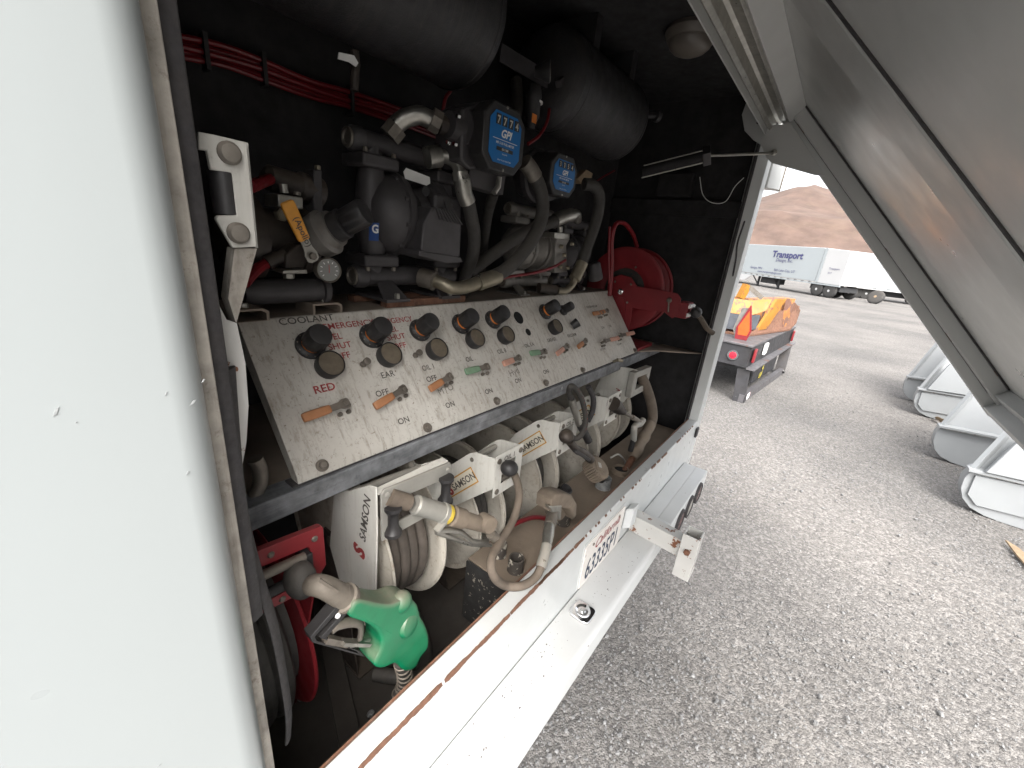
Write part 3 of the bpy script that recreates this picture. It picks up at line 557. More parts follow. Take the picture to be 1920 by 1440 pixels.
# ---------------------------------------------------------------- pumps on the console
def dpump(x0, y, z0, s, mt, label, labelplate, group, dark):
    """air operated double diaphragm pump; x0 left end, z0 foot level, s scale"""
    t = thing('diaphragm_pump', label, 'pump', (x0 + .16 * s, y, z0), group)
    def P(x, yy, z): return V((x0 + x * s, y + yy * s, z0 + z * s))
    cz = .215
    for sgn, xb, nm in ((-1, .110, 'near'), (1, .235, 'far')):
        c = ob('diaphragm_cover', MB().lathe(P(xb, 0, cz), (sgn, 0, 0), [(k[0] * s, k[1] * s) for k in ((-.012, .104), (0, .108), (.010, .108), (.012, .100), (.030, .094), (.060, .074), (.078, .045), (.084, .02), (.085, .001))], 40), mt, t)
        for k in range(10):
            a = k * .628 + .2; q = P(xb, 0, cz) + V((0, math.cos(a), math.sin(a))) * .098 * s
            ob('bolt', MB().hexb(q + V((sgn * .010 * s, 0, 0)), (sgn, 0, 0), .007 * s, .009 * s), mt, c)
        if dark:   # upright fluid passage on the cover
            ob('fluid_passage', MB().tube([P(xb + sgn * .055, 0, z) for z in (.10, .14, .215, .29, .33)], [.030 * s, .036 * s, .044 * s, .036 * s, .030 * s], 20), mt, c)
    ob('centre_section', MB().lathe(P(.118, 0, cz), (1, 0, 0), [(0, .098 * s), (.01 * s, .085 * s), (.05 * s, .07 * s), (.10 * s, .085 * s), (.11 * s, .098 * s)], 32), mt, t)
    for z, r in ((.375, .028), (.055, .030)):
        m = ob('manifold', MB().lathe(P(-.005, 0, z), (1, 0, 0), [(0, r * .85 * s), (.006 * s, r * s), (.03 * s, r * 1.05 * s), (.035 * s, r * .93 * s), (.30 * s, r * .93 * s), (.305 * s, r * s), (.35 * s, r * s)], 28), mt, t)
        ob('end_plug', MB().lathe(P(-.0045, 0, z), (-1, 0, 0), [(0, r * .8 * s), (.006 * s, r * .78 * s), (.007 * s, r * .6 * s), (.003 * s, r * .5 * s)], 24), m_dsteel, m)
        for x in (.055, .290):
            zz = z - .028 if z > .2 else z + .028
            zf = .33 if z > .2 else .10
            ob('riser', MB().cyl(P(x, 0, z), P(x, 0, zf), .026 * s, n=16), mt, m)
            ob('flange', MB().box(P(x, 0, zf + (.002 if z > .2 else -.002)), (.105 * s, .095 * s, .030 * s)), mt, m, .006 * s)
            for dx in (-.04, .04):
                ob('bolt', MB().hexb(P(x + dx, -.038, zf + (.018 if z > .2 else -.018)), (0, 0, 1 if z > .2 else -1), .006 * s, .010 * s), m_dsteel, m)
    for x in (.075, .27):
        f = ob('foot', MB().prism([P(x - .02, -.02, .05), P(x + .02, -.02, .05), P(x + .035, -.075, .008), P(x + .035, -.085, 0.0), P(x - .035, -.085, 0.0), P(x - .035, -.075, .008)], (0, .012 * s, 0)), mt, t)
        ob('foot_pad', MB().bb(P(x - .038, -.088, -.004), P(x + .038, .06, .004)), mt, f)
        ob('bolt', MB().hexb(P(x, -.08, .005), (0, 0, 1), .008 * s, .014 * s), m_steel, f)
    if labelplate:
        ob('name_plate', MB().prism([(0.6115,0.5050,1.9519), (0.6357,0.5020,1.9529), (0.6336,0.5020,1.9117), (0.6091,0.5050,1.9114)], (0, .002, 0)), m_navy, t)
        text('G', (0.6140,0.5030,1.9298), (1, 0, 0), (0, 0, 1), .026, m_wht, t, off=.0025, bold=.03)
    return t
p1 = dpump(.612, .575, 1.767, .97, m_pump, 'dark grey double diaphragm pump with a small blue label plate', True, 'diaphragm pumps on the console', True)
# rusty channels under the big pump
ob('mounting_channel', MB().bb((.66, .505, 1.747), (.95, .535, 1.766)), m_rust, p1, .001)
ob('mounting_channel', MB().bb((.63, .61, 1.747), (.92, .64, 1.763)), m_rust, p1, .001)
# air valve cover with cooling ribs on the big pump
vc = ob('valve_cover', MB().prism([(0.7179,0.4450,1.8979), (0.7245,0.4450,1.9611), (0.7523,0.4450,2.0032), (0.8125,0.4450,2.0047), (0.8563,0.4450,1.9720), (0.8567,0.4450,1.8860), (0.8107,0.4450,1.8765), (0.7356,0.4450,1.8881)], (0, .13, 0)), m_pump, p1, .005)
for k in range(7):
    a = V((0.7602,0.4420,2.0017)).lerp(V((0.8116,0.4420,2.0035)), k / 6); b = V((0.7758,0.4420,1.9757)).lerp(V((0.8533,0.4420,1.9706)), k / 6)
    ob('rib', MB().beam(a, b, .0022, .006, (0, 1, 0)), m_pump, vc)
ob('cover_base', MB().prism([(0.7085,0.4420,1.8978), (0.8557,0.4420,1.8863), (0.8652,0.4420,1.8722), (0.8044,0.4420,1.8684), (0.7089,0.4420,1.8851)], (0, .13, 0)), m_pump, p1, .002)
ob('valve_body', MB().bb((.80, .49, 1.95), (.90, .60, 2.04)), m_pump, p1, .008)
ob('bolt', MB().lathe((0.7633,0.4890,2.0404), (0, -1, 0), [(0, .012), (.004, .012), (.005, .006)], 18), m_wall, p1)
tg = single('paper_tag', MB().prism([(0.7285,0.5300,2.0789), (0.7366,0.5300,2.0887), (0.8138,0.5300,2.0803), (0.8162,0.5300,2.0652), (0.8035,0.5300,2.0582), (0.7336,0.5300,2.0640)], (0, .0015, 0)), m_wht, 'dirty white tag wired to the pipe fitting above the dark pump', 'tag')
p2 = dpump(1.245, .60, 1.7475, .80, m_alu, 'dirty bare aluminium diaphragm pump with a bolted centre valve block', False, 'diaphragm pumps on the console', False)
vb = ob('valve_block', MB().prism([(1.4301,0.5000,1.9816), (1.5188,0.5000,1.9814), (1.5249,0.5000,1.9595), (1.5086,0.5000,1.9423), (1.5456,0.5000,1.8383), (1.4468,0.5000,1.8343), (1.4291,0.5000,1.9387)], (0, .08, 0)), m_alu, p2, .003)
ob('valve_cap', MB().prism([(1.4025,0.4950,1.9839), (1.5169,0.4950,1.9877), (1.5195,0.4950,1.9636), (1.4075,0.4950,1.9632)], (0, .07, 0)), m_steel, vb, .002)
for p in ((1.4579,0.4980,1.9362), (1.5369,0.4980,1.9500), (1.4695,0.4980,1.8594), (1.5289,0.4980,1.8556), (1.4731,0.4900,1.9053)):
    ob('bolt', MB().hexb(p, (.3, -1, 0), .008, .014), m_brass, vb)
ob('silencer', MB().cyl((1.4269,0.4900,2.0069), (1.4317,0.4900,1.9881), .010, n=12), m_steel, vb)
p3 = dpump(1.58, .60, 1.7475, .76, m_pump, 'dark diaphragm pump next to the red hose reel', False, 'diaphragm pumps on the console', True)
ob('muffler', MB().lathe((1.7673,0.5000,1.8781), nrm((.25, -.2, -1)), [(0, .026), (.006, .030), (.07, .034), (.078, .031), (.082, .02)], 24), m_pump, p3)
# left: air powered grease pump with orange handled ball valve
gp = thing('grease_pump', 'oily grease pump with an orange handled ball valve and a round gauge', 'pump', (.42, .55, 1.742))
ob('body', MB().lathe((.33, .57, 1.90), (1, 0, 0), [(0, .07), (.02, .085), (.05, .085), (.06, .06), (.12, .06), (.13, .075), (.16, .07)], 28), m_oily, gp)
ob('top_cylinder', MB().lathe((0.3938,0.5300,2.0158), (1, .1, -.12), [(0, .012), (.01, .024), (.07, .026), (.075, .03), (.12, .03), (.125, .02)], 24), m_oily, gp)
ob('end_flange', MB().prism([(0.4858,0.5100,2.0423), (0.5042,0.5100,2.0454), (0.5016,0.5100,1.9626), (0.4804,0.5100,1.9605)], (.0, .05, 0)), m_pump, gp, .003)
ob('bolt', MB().hexb((0.4977,0.5150,2.0444), (0, 0, 1), .006, .008), m_brass, gp)
vb = ob('valve_block', MB().prism([(0.3928,0.4700,1.9857), (0.4397,0.4700,1.9852), (0.4391,0.4700,1.9629), (0.3917,0.4700,1.9625)], (0, .06, 0)), m_steel, gp, .002)
ob('stem', MB().cyl((0.4139,0.4900,1.9890), (0.4123,0.4900,2.0048), .008, n=12), m_steel, vb); ob('stem', MB().cyl((0.4383,0.4900,1.9884), (0.4388,0.4900,1.9943), .007, n=10), m_dsteel, vb)
ob('cap_nut', MB().hexb((0.3924,0.4700,1.9495), (.1, -1, 0), .012, .014), m_brass, gp)
ob('valve_body', MB().prism([(0.3969,0.4700,1.8757), (0.4246,0.4700,1.8970), (0.4879,0.4700,1.9065), (0.4917,0.4700,1.8894), (0.4383,0.4700,1.8622), (0.4318,0.4700,1.8484), (0.3946,0.4700,1.8482)], (0, .05, 0)), m_oily, gp, .004)
ob('base_plate', MB().prism([(0.3846,0.4550,1.8479), (0.4297,0.4550,1.8501), (0.4313,0.4550,1.8417), (0.3821,0.4550,1.8419)], (0, .05, 0)), m_steel, gp, .001)
ob('base_nut', MB().hexb((0.4001,0.4700,1.8400), (0, 0, -1), .011, .010), m_steel, gp)
ax = V((0.5101,0.4000,1.9612)) - V((0.4699,0.4700,1.9160)); 
rg = ob('regulator_body', MB().lathe((0.4678,0.4750,1.9124), ax, [(-.01, .03), (0, .044), (.025, .046), (.03, .038), (.045, .036)], 28), m_alu, gp)
ob('regulator_collar', MB().lathe(V((0.4678,0.4750,1.9124)) + nrm(ax) * .0455, ax, [(0, .030), (.022, .030), (.024, .026)], 28), m_knob, rg)
x, y, z = frame(ax); R = []
for tt, rr in ((.0697, .022), (.073, .0265), (.115, .0275), (.121, .025), (.1225, .018)):
    R.append([V((0.4678,0.4750,1.9124)) + z * tt + (x * math.cos(2 * math.pi * j / 40) + y * math.sin(2 * math.pi * j / 40)) * rr * (1 - (.06 if j % 4 < 1 and tt < .12 else 0)) for j in range(40)])
ob('regulator_knob', MB().rings(R), m_knob, rg, ang=50)
ob('rating_label', MB().prism([(0.4850,0.4300,1.9321), (0.4950,0.4250,1.9352), (0.4932,0.4250,1.9207), (0.4865,0.4300,1.9158)], (0, .002, 0)), m_wht, rg)
a, b = V((0.4296,0.4300,1.8786)), V((0.3863,0.4250,1.9733)); d = (b - a).normalized(); s_ = d.cross(V((0, -1, 0))).normalized(); L = (b - a).length
lv = ob('ball_valve_lever', MB().prism([a + d * t + s_ * w for t, w in ((-.012, -.006), (-.008, -.012), (.004, -.013), (.016, -.009), (L * .45, -.008), (L * .45, .008), (.016, .009), (.004, .013), (-.008, .012), (-.012, .006))], (0, .003, 0)), m_steel, gp)
R = []
for t, w, k in ((.30, .008, .5), (.32, .0115, .9), (.5, .0125, 1), (.9, .0135, 1), (.98, .0125, .9), (1., .009, .5)):
    R.append([a + d * (L * t) + V((0, .001, 0)) + s_ * (w * math.copysign(abs(math.cos(th)) ** .5, math.cos(th))) + V((0, -.005 * k * math.copysign(abs(math.sin(th)) ** .6, math.sin(th)), 0)) for th in [2 * math.pi * j / 20 for j in range(20)]])
ob('grip', MB().rings(R), m_handle2, lv, ang=60)
text('(Apollo)', b - d * .028 - s_ * .004 + V((0, -.0042, 0)), -d, -s_ if s_.x < 0 else s_, .017, m_blk, lv, off=.0012, bold=.01)
ob('nut', MB().hexb(a + V((0, -.001, 0)), (0, -1, 0), .0075, .007), m_dsteel, lv)
gg = ob('pressure_gauge', MB().lathe((0.4658,0.4550,1.8503), (-.12, -1, .05), [(0, .022), (.02, .024), (.026, .0255), (.029, .0245), (.025, .022)], 32), m_dsteel, gp)
ob('gauge_dial', MB().lathe(V((0.4658,0.4550,1.8503)) + nrm((-.12, -1, .05)) * .025, (-.12, -1, .05), [(0, .0222), (.001, .022)], 32), mat('grey_dial', (.16, .16, .15), .4), gg)
for k in range(9):
    a_ = math.radians(220 - k * 32); c0 = V((0.4658,0.4550,1.8503)) + nrm((-.12, -1, .05)) * .0268; e1 = V((1, -.12, 0)).normalized(); e2 = V((0, 0.05, 1))
    ob('dial_tick', MB().beam(c0 + (e1 * math.cos(a_) + e2 * math.sin(a_)) * .014, c0 + (e1 * math.cos(a_) + e2 * math.sin(a_)) * .018, .0012, .0006, (0, 1, 0)), m_wht, gg)
ob('dial_needle', MB().beam(V((0.4658,0.4550,1.8503)) + V((-.003, -.027, .012)), V((0.4658,0.4550,1.8503)) + V((-.003, -.027, -.004)), .0012, .0006, (0, 1, 0)), m_redp, gg)
ob('base_tube', MB().lathe((0.3325,0.5300,1.7965), (1, 0, 0), [(0, .026), (.16, .026), (.162, .032), (.172, .033), (.178, .028)], 24), m_pump, gp)
for p in ((0.4954,0.5000,1.7600), (0.3173,0.4600,1.7657)):
    c = V(p); f = ob('foot_bracket', MB().frameplate([c + V((-.035, 0, -.014)), c + V((.035, 0, -.014)), c + V((.035, 0, .004)), c + V((.025, 0, .010)), c + V((-.035, 0, .010))], [c + V((-.030, 0, -.013)), c + V((.030, 0, -.013)), c + V((.030, 0, .001)), c + V((.022, 0, .006)), c + V((-.030, 0, .006))], (0, .08, 0)), m_ptop, gp)
    ob('bolt', MB().hexb(c + V((.0, .02, .010)), (0, 0, 1), .007, .009), m_steel, f)
for pts in ([(0.3270,0.4200,1.9886), (0.3656,0.4700,2.0006), (0.3939,0.5000,2.0103)], [(0.3037,0.4300,1.8296), (0.3388,0.4700,1.8451), (0.3692,0.4900,1.8569), (0.3939,0.5000,1.8603)]):
    ob('red_hose', MB().tube(cr(pts), .010, 10), m_redl, gp)
ob('fitting', MB().tube(cr([(0.3684,0.4880,1.8571), (0.3839,0.4880,1.8645), (0.4050,0.4880,1.8721)]), .014, 12), m_oily, gp)
# ---------------------------------------------------------------- blue faced fuel meters
def meter(face, Y, inlet, digits, label, sc):
    c = sum((V(p) for p in face), V()) / len(face); xs = [p[0] for p in face]; zs = [p[2] for p in face]
    t = thing('fuel_meter', label, 'fuel meter', (c.x, Y + .08, min(zs)), 'blue faced fuel meters')
    x0, x1, z0, z1 = min(xs), max(xs), min(zs), max(zs); w, h = x1 - x0, z1 - z0; k = .2 * w
    def octo(e, y):
        return [V(p) for p in ((x0 + k - e * .3, y, z0 - e), (x1 - k + e * .3, y, z0 - e), (x1 + e, y, z0 + k - e * .3), (x1 + e, y, z1 - k + e * .3), (x1 - k + e * .3, y, z1 + e), (x0 + k - e * .3, y, z1 + e), (x0 - e, y, z1 - k + e * .3), (x0 - e, y, z0 + k - e * .3))]
    ob('bezel', MB().prism(octo(0, Y), (0, .05, 0)), m_knob, t, .004)
    ob('housing', MB().lathe(((x0 + x1) / 2, Y + .0505, (z0 + z1) / 2), (0, 1, 0), [(0, w * .46), (.05, w * .46), (.055, w * .52), (.075, w * .52), (.08, w * .45), (.12, w * .4)], 28), m_pump, t)
    b = ob('face_plate', MB().prism([p + V((0, -.0015, 0)) for p in octo(-.02 * sc * 1.0, Y)], (0, .001, 0)), m_blue, t)
    Z = lambda f: z0 + h * f
    for i, dgt in enumerate(digits):
        xx = x0 + w * (.25 + .15 * i)
        q = ob('counter_window', MB().bb((xx, Y - .0032, Z(.68)), (xx + w * .105, Y - .0016, Z(.83))), m_knob, b)
        text(dgt, (xx + w * .012, Y - .0032, Z(.695)), (1, 0, 0), (0, 0, 1), h * .155, mat('digit_wheel', (.5, .47, .4), .6), q, off=.0004, bold=.02)
    cx = (x0 + x1) / 2
    text('GPI', (cx, Y - .0016, Z(.52)), (1, 0, 0), (0, 0, 1), h * .165, m_wht, b, bold=.03, shear=.3, align='CENTER', sx=1.1)
    ob('rule', MB().bb((x0 + w * .2, Y - .0024, Z(.475)), (x1 - w * .2, Y - .0017, Z(.482))), m_wht, b)
    text('MR 5-30 FUEL METER', (cx, Y - .0016, Z(.41)), (1, 0, 0), (0, 0, 1), h * .052, m_wht, b, bold=.01, align='CENTER')
    q = ob('totalizer', MB().bb((cx - w * .2, Y - .0028, Z(.315)), (cx + w * .2, Y - .0017, Z(.37))), m_knob, b)
    text('0011380', (cx, Y - .0028, Z(.325)), (1, 0, 0), (0, 0, 1), h * .05, m_wht, q, align='CENTER', off=.0004)
    text('GALLONS', (cx, Y - .0016, Z(.265)), (1, 0, 0), (0, 0, 1), h * .03, m_wht, b, align='CENTER')
    text('GREAT PLAINS INDUSTRIES', (cx, Y - .0016, Z(.17)), (1, 0, 0), (0, 0, 1), h * .03, m_wht, b, align='CENTER')
    for p in ((cx, Z(.965)), (cx, Z(.04))): ob('screw', MB().lathe((p[0], Y - .0005, p[1]), (0, -1, 0), [(0, .004 * sc), (.002, .003 * sc)], 10), m_steel, t)
    return t
mt1 = meter([(0.8625,0.3850,2.2551), (1.0208,0.3850,2.2648), (1.0086,0.3850,2.1095), (0.8547,0.3850,2.1108)], .385, None, '7774', 'fuel meter with large bright blue face beside the first air tank', 1.0)
ob('register_housing', MB().prism([(0.8344,0.4400,2.2356), (0.9031,0.4400,2.2687), (0.9440,0.4400,2.2774), (0.9403,0.4400,2.1265), (0.8684,0.4400,2.1064), (0.8356,0.4400,2.1228)], (0, .10, 0)), m_pump, mt1, .006)
fl = ob('inlet_flange', MB().lathe((0.8640,0.4700,2.1986), (-1, 0, 0), [(-.02, .045), (0, .05), (.012, .05), (.014, .035), (.05, .03)], 24), m_pump, mt1)
for p in ((0.8035,0.4200,2.2085), (0.7930,0.4400,2.1521), (0.7970,0.4200,2.1487)): ob('bolt', MB().hexb(p, (-1, 0, 0), .006, .008), m_chrome, fl)
ob('mount_arm', MB().beam((0.8899,0.4800,2.1014), (1.0143,0.4600,2.0936), .05, .06), m_pump, mt1)
ob('drain_fitting', MB().tube([(0.9789,0.4300,2.1063), (0.9775,0.4300,2.0815), (0.9612,0.4300,2.0628)], .008, 10), m_steel, mt1)
mt2 = meter([(1.2655,0.4500,2.2148), (1.4275,0.4500,2.2322), (1.4335,0.4500,2.1073), (1.2624,0.4500,2.1025)], .45, None, '3354', 'fuel meter with small blue face under the shorter air tank', .9)
# ---------------------------------------------------------------- pipes and hoses
def hose(label, pts, r, mt, fits=(), name='hydraulic_hose', k=8, group=None):
    t = thing(name, label, 'hose', pts[len(pts) // 2], group)
    ob('hose', MB().tube(cr(pts, k), r, 14), mt, t)
    for nm, fp, fr, fm in fits:
        ob(nm, MB().tube(cr(fp, 6), fr, 14), fm, t)
    return t
def ferrule(p, q, r): return None
el = thing('pipe_elbow', 'swept zinc pipe elbow from the dark pump to the blue meter', 'pipe', (0.7563,0.5200,2.1972))
ob('elbow', MB().tube(cr([(0.7159,0.5600,2.1595), (0.7232,0.5550,2.1791), (0.7400,0.5400,2.1980), (0.7643,0.5200,2.2093), (0.7854,0.5050,2.2044), (0.8072,0.4900,2.1971)]), .021, 16), m_steel, el)
ob('union_nut', MB().cyl((0.7118,0.5650,2.1542), (0.7263,0.5550,2.1776), .027, n=8), m_dsteel, el)
ob('union_nut', MB().cyl((0.7860,0.5000,2.2065), (0.8053,0.4900,2.1990), .028, n=8), m_dsteel, el)
ob('nipple', MB().cyl((0.8054,0.4900,2.1979), (0.8386,0.4750,2.1966), .022, n=16), m_oily, el)
h = hose('black hose with crimped zinc end dropping from the dark pump', [(0.8869,0.4600,2.0391), (0.9080,0.4650,2.0031), (0.9340,0.4700,1.9479), (0.9542,0.4900,1.8870), (0.9792,0.5400,1.8174), (1.0087,0.5800,1.7420)], .019, m_hose,
     [('swivel_nut', [(0.8013,0.5300,2.1235), (0.8185,0.5250,2.1290), (0.8361,0.5200,2.1335)], .027, m_steel),
      ('elbow', [(0.8287,0.5200,2.1309), (0.8440,0.5000,2.1332), (0.8583,0.4800,2.1216), (0.8609,0.4650,2.0966)], .017, m_steel),
      ('ferrule', [(0.8587,0.4650,2.1000), (0.8618,0.4630,2.0840), (0.8649,0.4620,2.0832), (0.8733,0.4600,2.0532), (0.8899,0.4600,2.0287)], [.021] * 6 + [.022] * 6 + [.023] * 6 + [.0225] * 7, m_steel)])
hose('long dusty hose looping from the large blue meter to the pump base', [(1.0801,0.4200,2.1604), (1.1114,0.4100,2.1373), (1.1465,0.4000,2.0910), (1.1608,0.3950,2.0314), (1.1326,0.3950,1.9661), (1.0785,0.4050,1.8990), (1.0241,0.4200,1.8518), (0.9691,0.4350,1.8280), (0.9279,0.4400,1.8186)], .021, m_hose,
     [('ferrule', [(1.0745,0.4200,2.1622), (1.0968,0.4150,2.1492), (1.1218,0.4080,2.1273)], .0235, m_dsteel),
      ('ferrule', [(1.0062,0.4270,1.8366), (0.9671,0.4330,1.8252), (0.9305,0.4400,1.8155)], .024, m_brass),
      ('elbow', [(0.9374,0.4380,1.8187), (0.9001,0.4450,1.8063), (0.8504,0.4600,1.7994), (0.8264,0.4900,1.8107), (0.8118,0.5300,1.8175)], .019, m_brass),
      ('swivel_nut', [(0.8152,0.5000,1.8140), (0.8070,0.5200,1.8174), (0.8006,0.5400,1.8193)], .0275, m_dsteel)])
hose('black hose slanting behind the long loop to the aluminium pump', [(1.0611,0.6000,1.8265), (1.1310,0.5700,1.8839), (1.2198,0.5300,1.9532), (1.3000,0.5000,1.9964), (1.3974,0.4800,2.0293)], .022, m_hose,
     [('ferrule', [(1.3770,0.4850,2.0236), (1.4178,0.4780,2.0406), (1.4712,0.4720,2.0534)], .025, m_steel), ('elbow', [(1.4633,0.4720,2.0527), (1.5078,0.4750,2.0588), (1.5477,0.4900,2.0423)], .019, m_steel)])
hose('curved hose dropping from the small blue meter to the console edge', [(1.5104,0.4600,2.1666), (1.5459,0.4400,2.1664), (1.5852,0.4300,2.1400), (1.6012,0.4300,2.0838), (1.6038,0.4400,2.0136), (1.5875,0.4500,1.9399), (1.5658,0.4550,1.8651)], .022, m_hose,
     [('ferrule', [(1.5730,0.4520,1.8826), (1.5544,0.4550,1.8438), (1.5376,0.4580,1.8136)], .0245, m_brass), ('elbow', [(1.5407,0.4580,1.8178), (1.5260,0.4600,1.7899), (1.4888,0.4650,1.7688), (1.4515,0.4800,1.7679)], .014, m_brass), ('swivel_nut', [(1.4433,0.4800,1.7682), (1.4142,0.5000,1.7725), (1.3751,0.5200,1.7749)], .020, m_oily)])
hose('straight black hose hanging from the drain under the large meter', [(1.0072,0.4700,2.0711), (1.0561,0.5300,2.0151), (1.1260,0.6000,1.9336), (1.1890,0.6600,1.8383), (1.2341,0.7000,1.7427)], .016, m_hose)
ob_ = hose('upright grey hose behind the large blue meter', [(1.2271,0.6000,2.4296), (1.2159,0.5800,2.3730), (1.1927,0.5600,2.3210), (1.1678,0.5600,2.2480)], .019, m_hose)
hose('thin red air line running to the aluminium pump valve', [(1.0857,0.5000,1.8128), (1.1449,0.4800,1.8270), (1.2407,0.4600,1.8398), (1.3590,0.4600,1.8589), (1.4821,0.4800,1.8862)], .005, m_redl, name='red_air_line')
hose('thin red air line curling down from the filter bowl', [(1.2873,0.5000,2.3554), (1.2661,0.4900,2.3117), (1.2157,0.4800,2.2621), (1.1637,0.4800,2.2287)], .005, m_redl, name='red_air_line')
hose('short red air line hanging by the roof tank beside the large meter', [(0.9423,0.6000,2.3191), (0.9234,0.6000,2.2948), (0.9136,0.6000,2.2539)], .005, m_redl, name='red_air_line')
hose('thin red air line slanting under the shorter tank', [(2.0709,0.6200,2.3077), (1.9203,0.6000,2.2554), (1.8273,0.5800,2.2233)], .004, m_redl, name='red_air_line')
hose('upright thin red air line between the dark pump and the red reel', [(1.8074,0.4700,2.0377), (1.8249,0.4600,1.9140), (1.8472,0.4500,1.8199), (1.8794,0.4500,1.7397)], .005, m_redl, name='red_air_line')
hose('thick red hose arching onto the red hose reel', [(1.8663,0.4400,1.7342), (1.8564,0.4500,1.8682), (1.8304,0.4600,1.9835), (1.8468,0.4600,2.0526), (1.9440,0.4600,2.0606), (2.0597,0.4600,2.0211), (2.1343,0.4600,1.9694)], .010, m_redl, name='red_air_line')
fk = single('wood_scrap', MB().prism([(1.6108,0.5500,2.2005), (1.6739,0.5500,2.2443), (1.7326,0.5500,2.2400), (1.7228,0.5500,2.2117), (1.6465,0.5500,2.1860)], (0, .03, 0)), m_tan, 'torn brown cardboard scrap tucked beside the small blue meter', 'scrap', bev=.002)
# ---------------------------------------------------------------- red hose reel on the right
rr = thing('hose_reel', 'bright red air hose reel standing at the right end of the console', 'hose reel', (2.07, .40, 1.475))
C = V((0, .45, 1.757))
for x, nm in ((2.045, 'disc'), (2.16, 'disc')):
    prof = [(-.006, .02), (-.006, .105), (-.003, .118), (.004, .128), (.006, .136), (.002, .146), (.001, .17), (.006, .178), (.008, .192), (.002, .200), (.006, .207), (.010, .207), (.014, .19), (.008, .17), (.010, .14), (.002, .118), (-.002, .105), (-.002, .02)]
    sg = -1 if x < 2.1 else 1
    ob(nm, MB().lathe((x, C.y, C.z), (sg, 0, 0), [(t, r) for t, r in prof], 56), m_red, rr)
ob('drum', MB().cyl((2.047, C.y, C.z), (2.158, C.y, C.z), .12, n=32), m_hose, rr)
fr = ob('side_plate', MB().prism([(2.0100,0.5255,1.7007), (2.0100,0.5239,1.8033), (2.0100,0.4622,1.8296), (2.0100,0.4103,1.8233), (2.0100,0.3695,1.7854), (2.0100,0.1744,1.7817), (2.0100,0.1525,1.7607), (2.0100,0.1516,1.6815), (2.0100,0.1728,1.6649), (2.0100,0.2160,1.6874), (2.0100,0.3338,1.6793), (2.0100,0.3729,1.6804), (2.0100,0.3682,1.5594), (2.0100,0.4329,1.6071), (2.0100,0.4957,1.6230)], (.004, 0, 0)), m_red, rr, .001)
ob('base', MB().bb((2.0, .30, 1.4745), (2.20, .56, 1.49)), m_red, rr)
ob('stand', MB().prism([(2.005, .36, 1.49), (2.005, .52, 1.49), (2.005, .48, 1.72), (2.005, .42, 1.72)], (.004, 0, 0)), m_red, rr)
ob('hub', MB().lathe((2.0090,0.4485,1.7477), (-1, 0, 0), [(0, .014), (.006, .014), (.008, .008), (.004, .006)], 20), m_chrome, fr)
for p in ((2.0090,0.4890,1.7921), (2.0090,0.4033,1.7909), (2.0090,0.4050,1.7016), (2.0090,0.4244,1.6553), (2.0090,0.4896,1.7038), (2.0340,0.4053,1.8724)): ob('rivet', MB().lathe(p, (-1, 0, 0), [(0, .006), (.003, .005), (.004, .002)], 10), m_dsteel, fr)
ob('latch_bolt', MB().lathe((2.0090,0.2031,1.7451), (-1, 0, 0), [(0, .012), (.004, .012), (.01, .006)], 14), m_dsteel, fr)
ob('latch_pin', MB().cyl((2.0030,0.2021,1.7381), (2.0030,0.1943,1.6918), .004, n=8), m_dsteel, fr)
gd = ob('hose_guide', MB().bb((2.0145, .115, 1.672), (2.10, .165, 1.745)), m_red, rr, .004)
for z in (1.69, 1.73): ob('roller', MB().cyl((2.02, .112, z), (2.095, .112, z), .009, n=12), m_wht, gd)
ob('ball_stop', MB().ball((2.06, .085, 1.705), .026, 10), m_knob, gd)
hose('weathered brown hose end leading from the red reel to the post', [(2.0600,0.1059,1.7085), (2.0900,0.0712,1.6823), (2.1200,0.0357,1.6351), (2.1500,0.0079,1.6116)], .012, m_hose2, name='hose_end')
# loose thin wire and dark box on the right wall
bx = single('relay_box', MB().bb((2.28, .30, 2.225), (2.3255, .47, 2.33)), m_wall, 'small black box fixed on the dark right wall under the strut', 'box', bev=.004)
single('thin_wire', MB().tube(cr([(2.3000,0.2757,2.3148), (2.3000,0.2421,2.2368), (2.3000,0.1916,2.2023), (2.3000,0.1328,2.2087), (2.3000,0.1072,2.2738), (2.3000,0.0784,2.3122)]), .0018, 6), m_wht, 'thin pale wire looping across the dark right wall', 'wire')
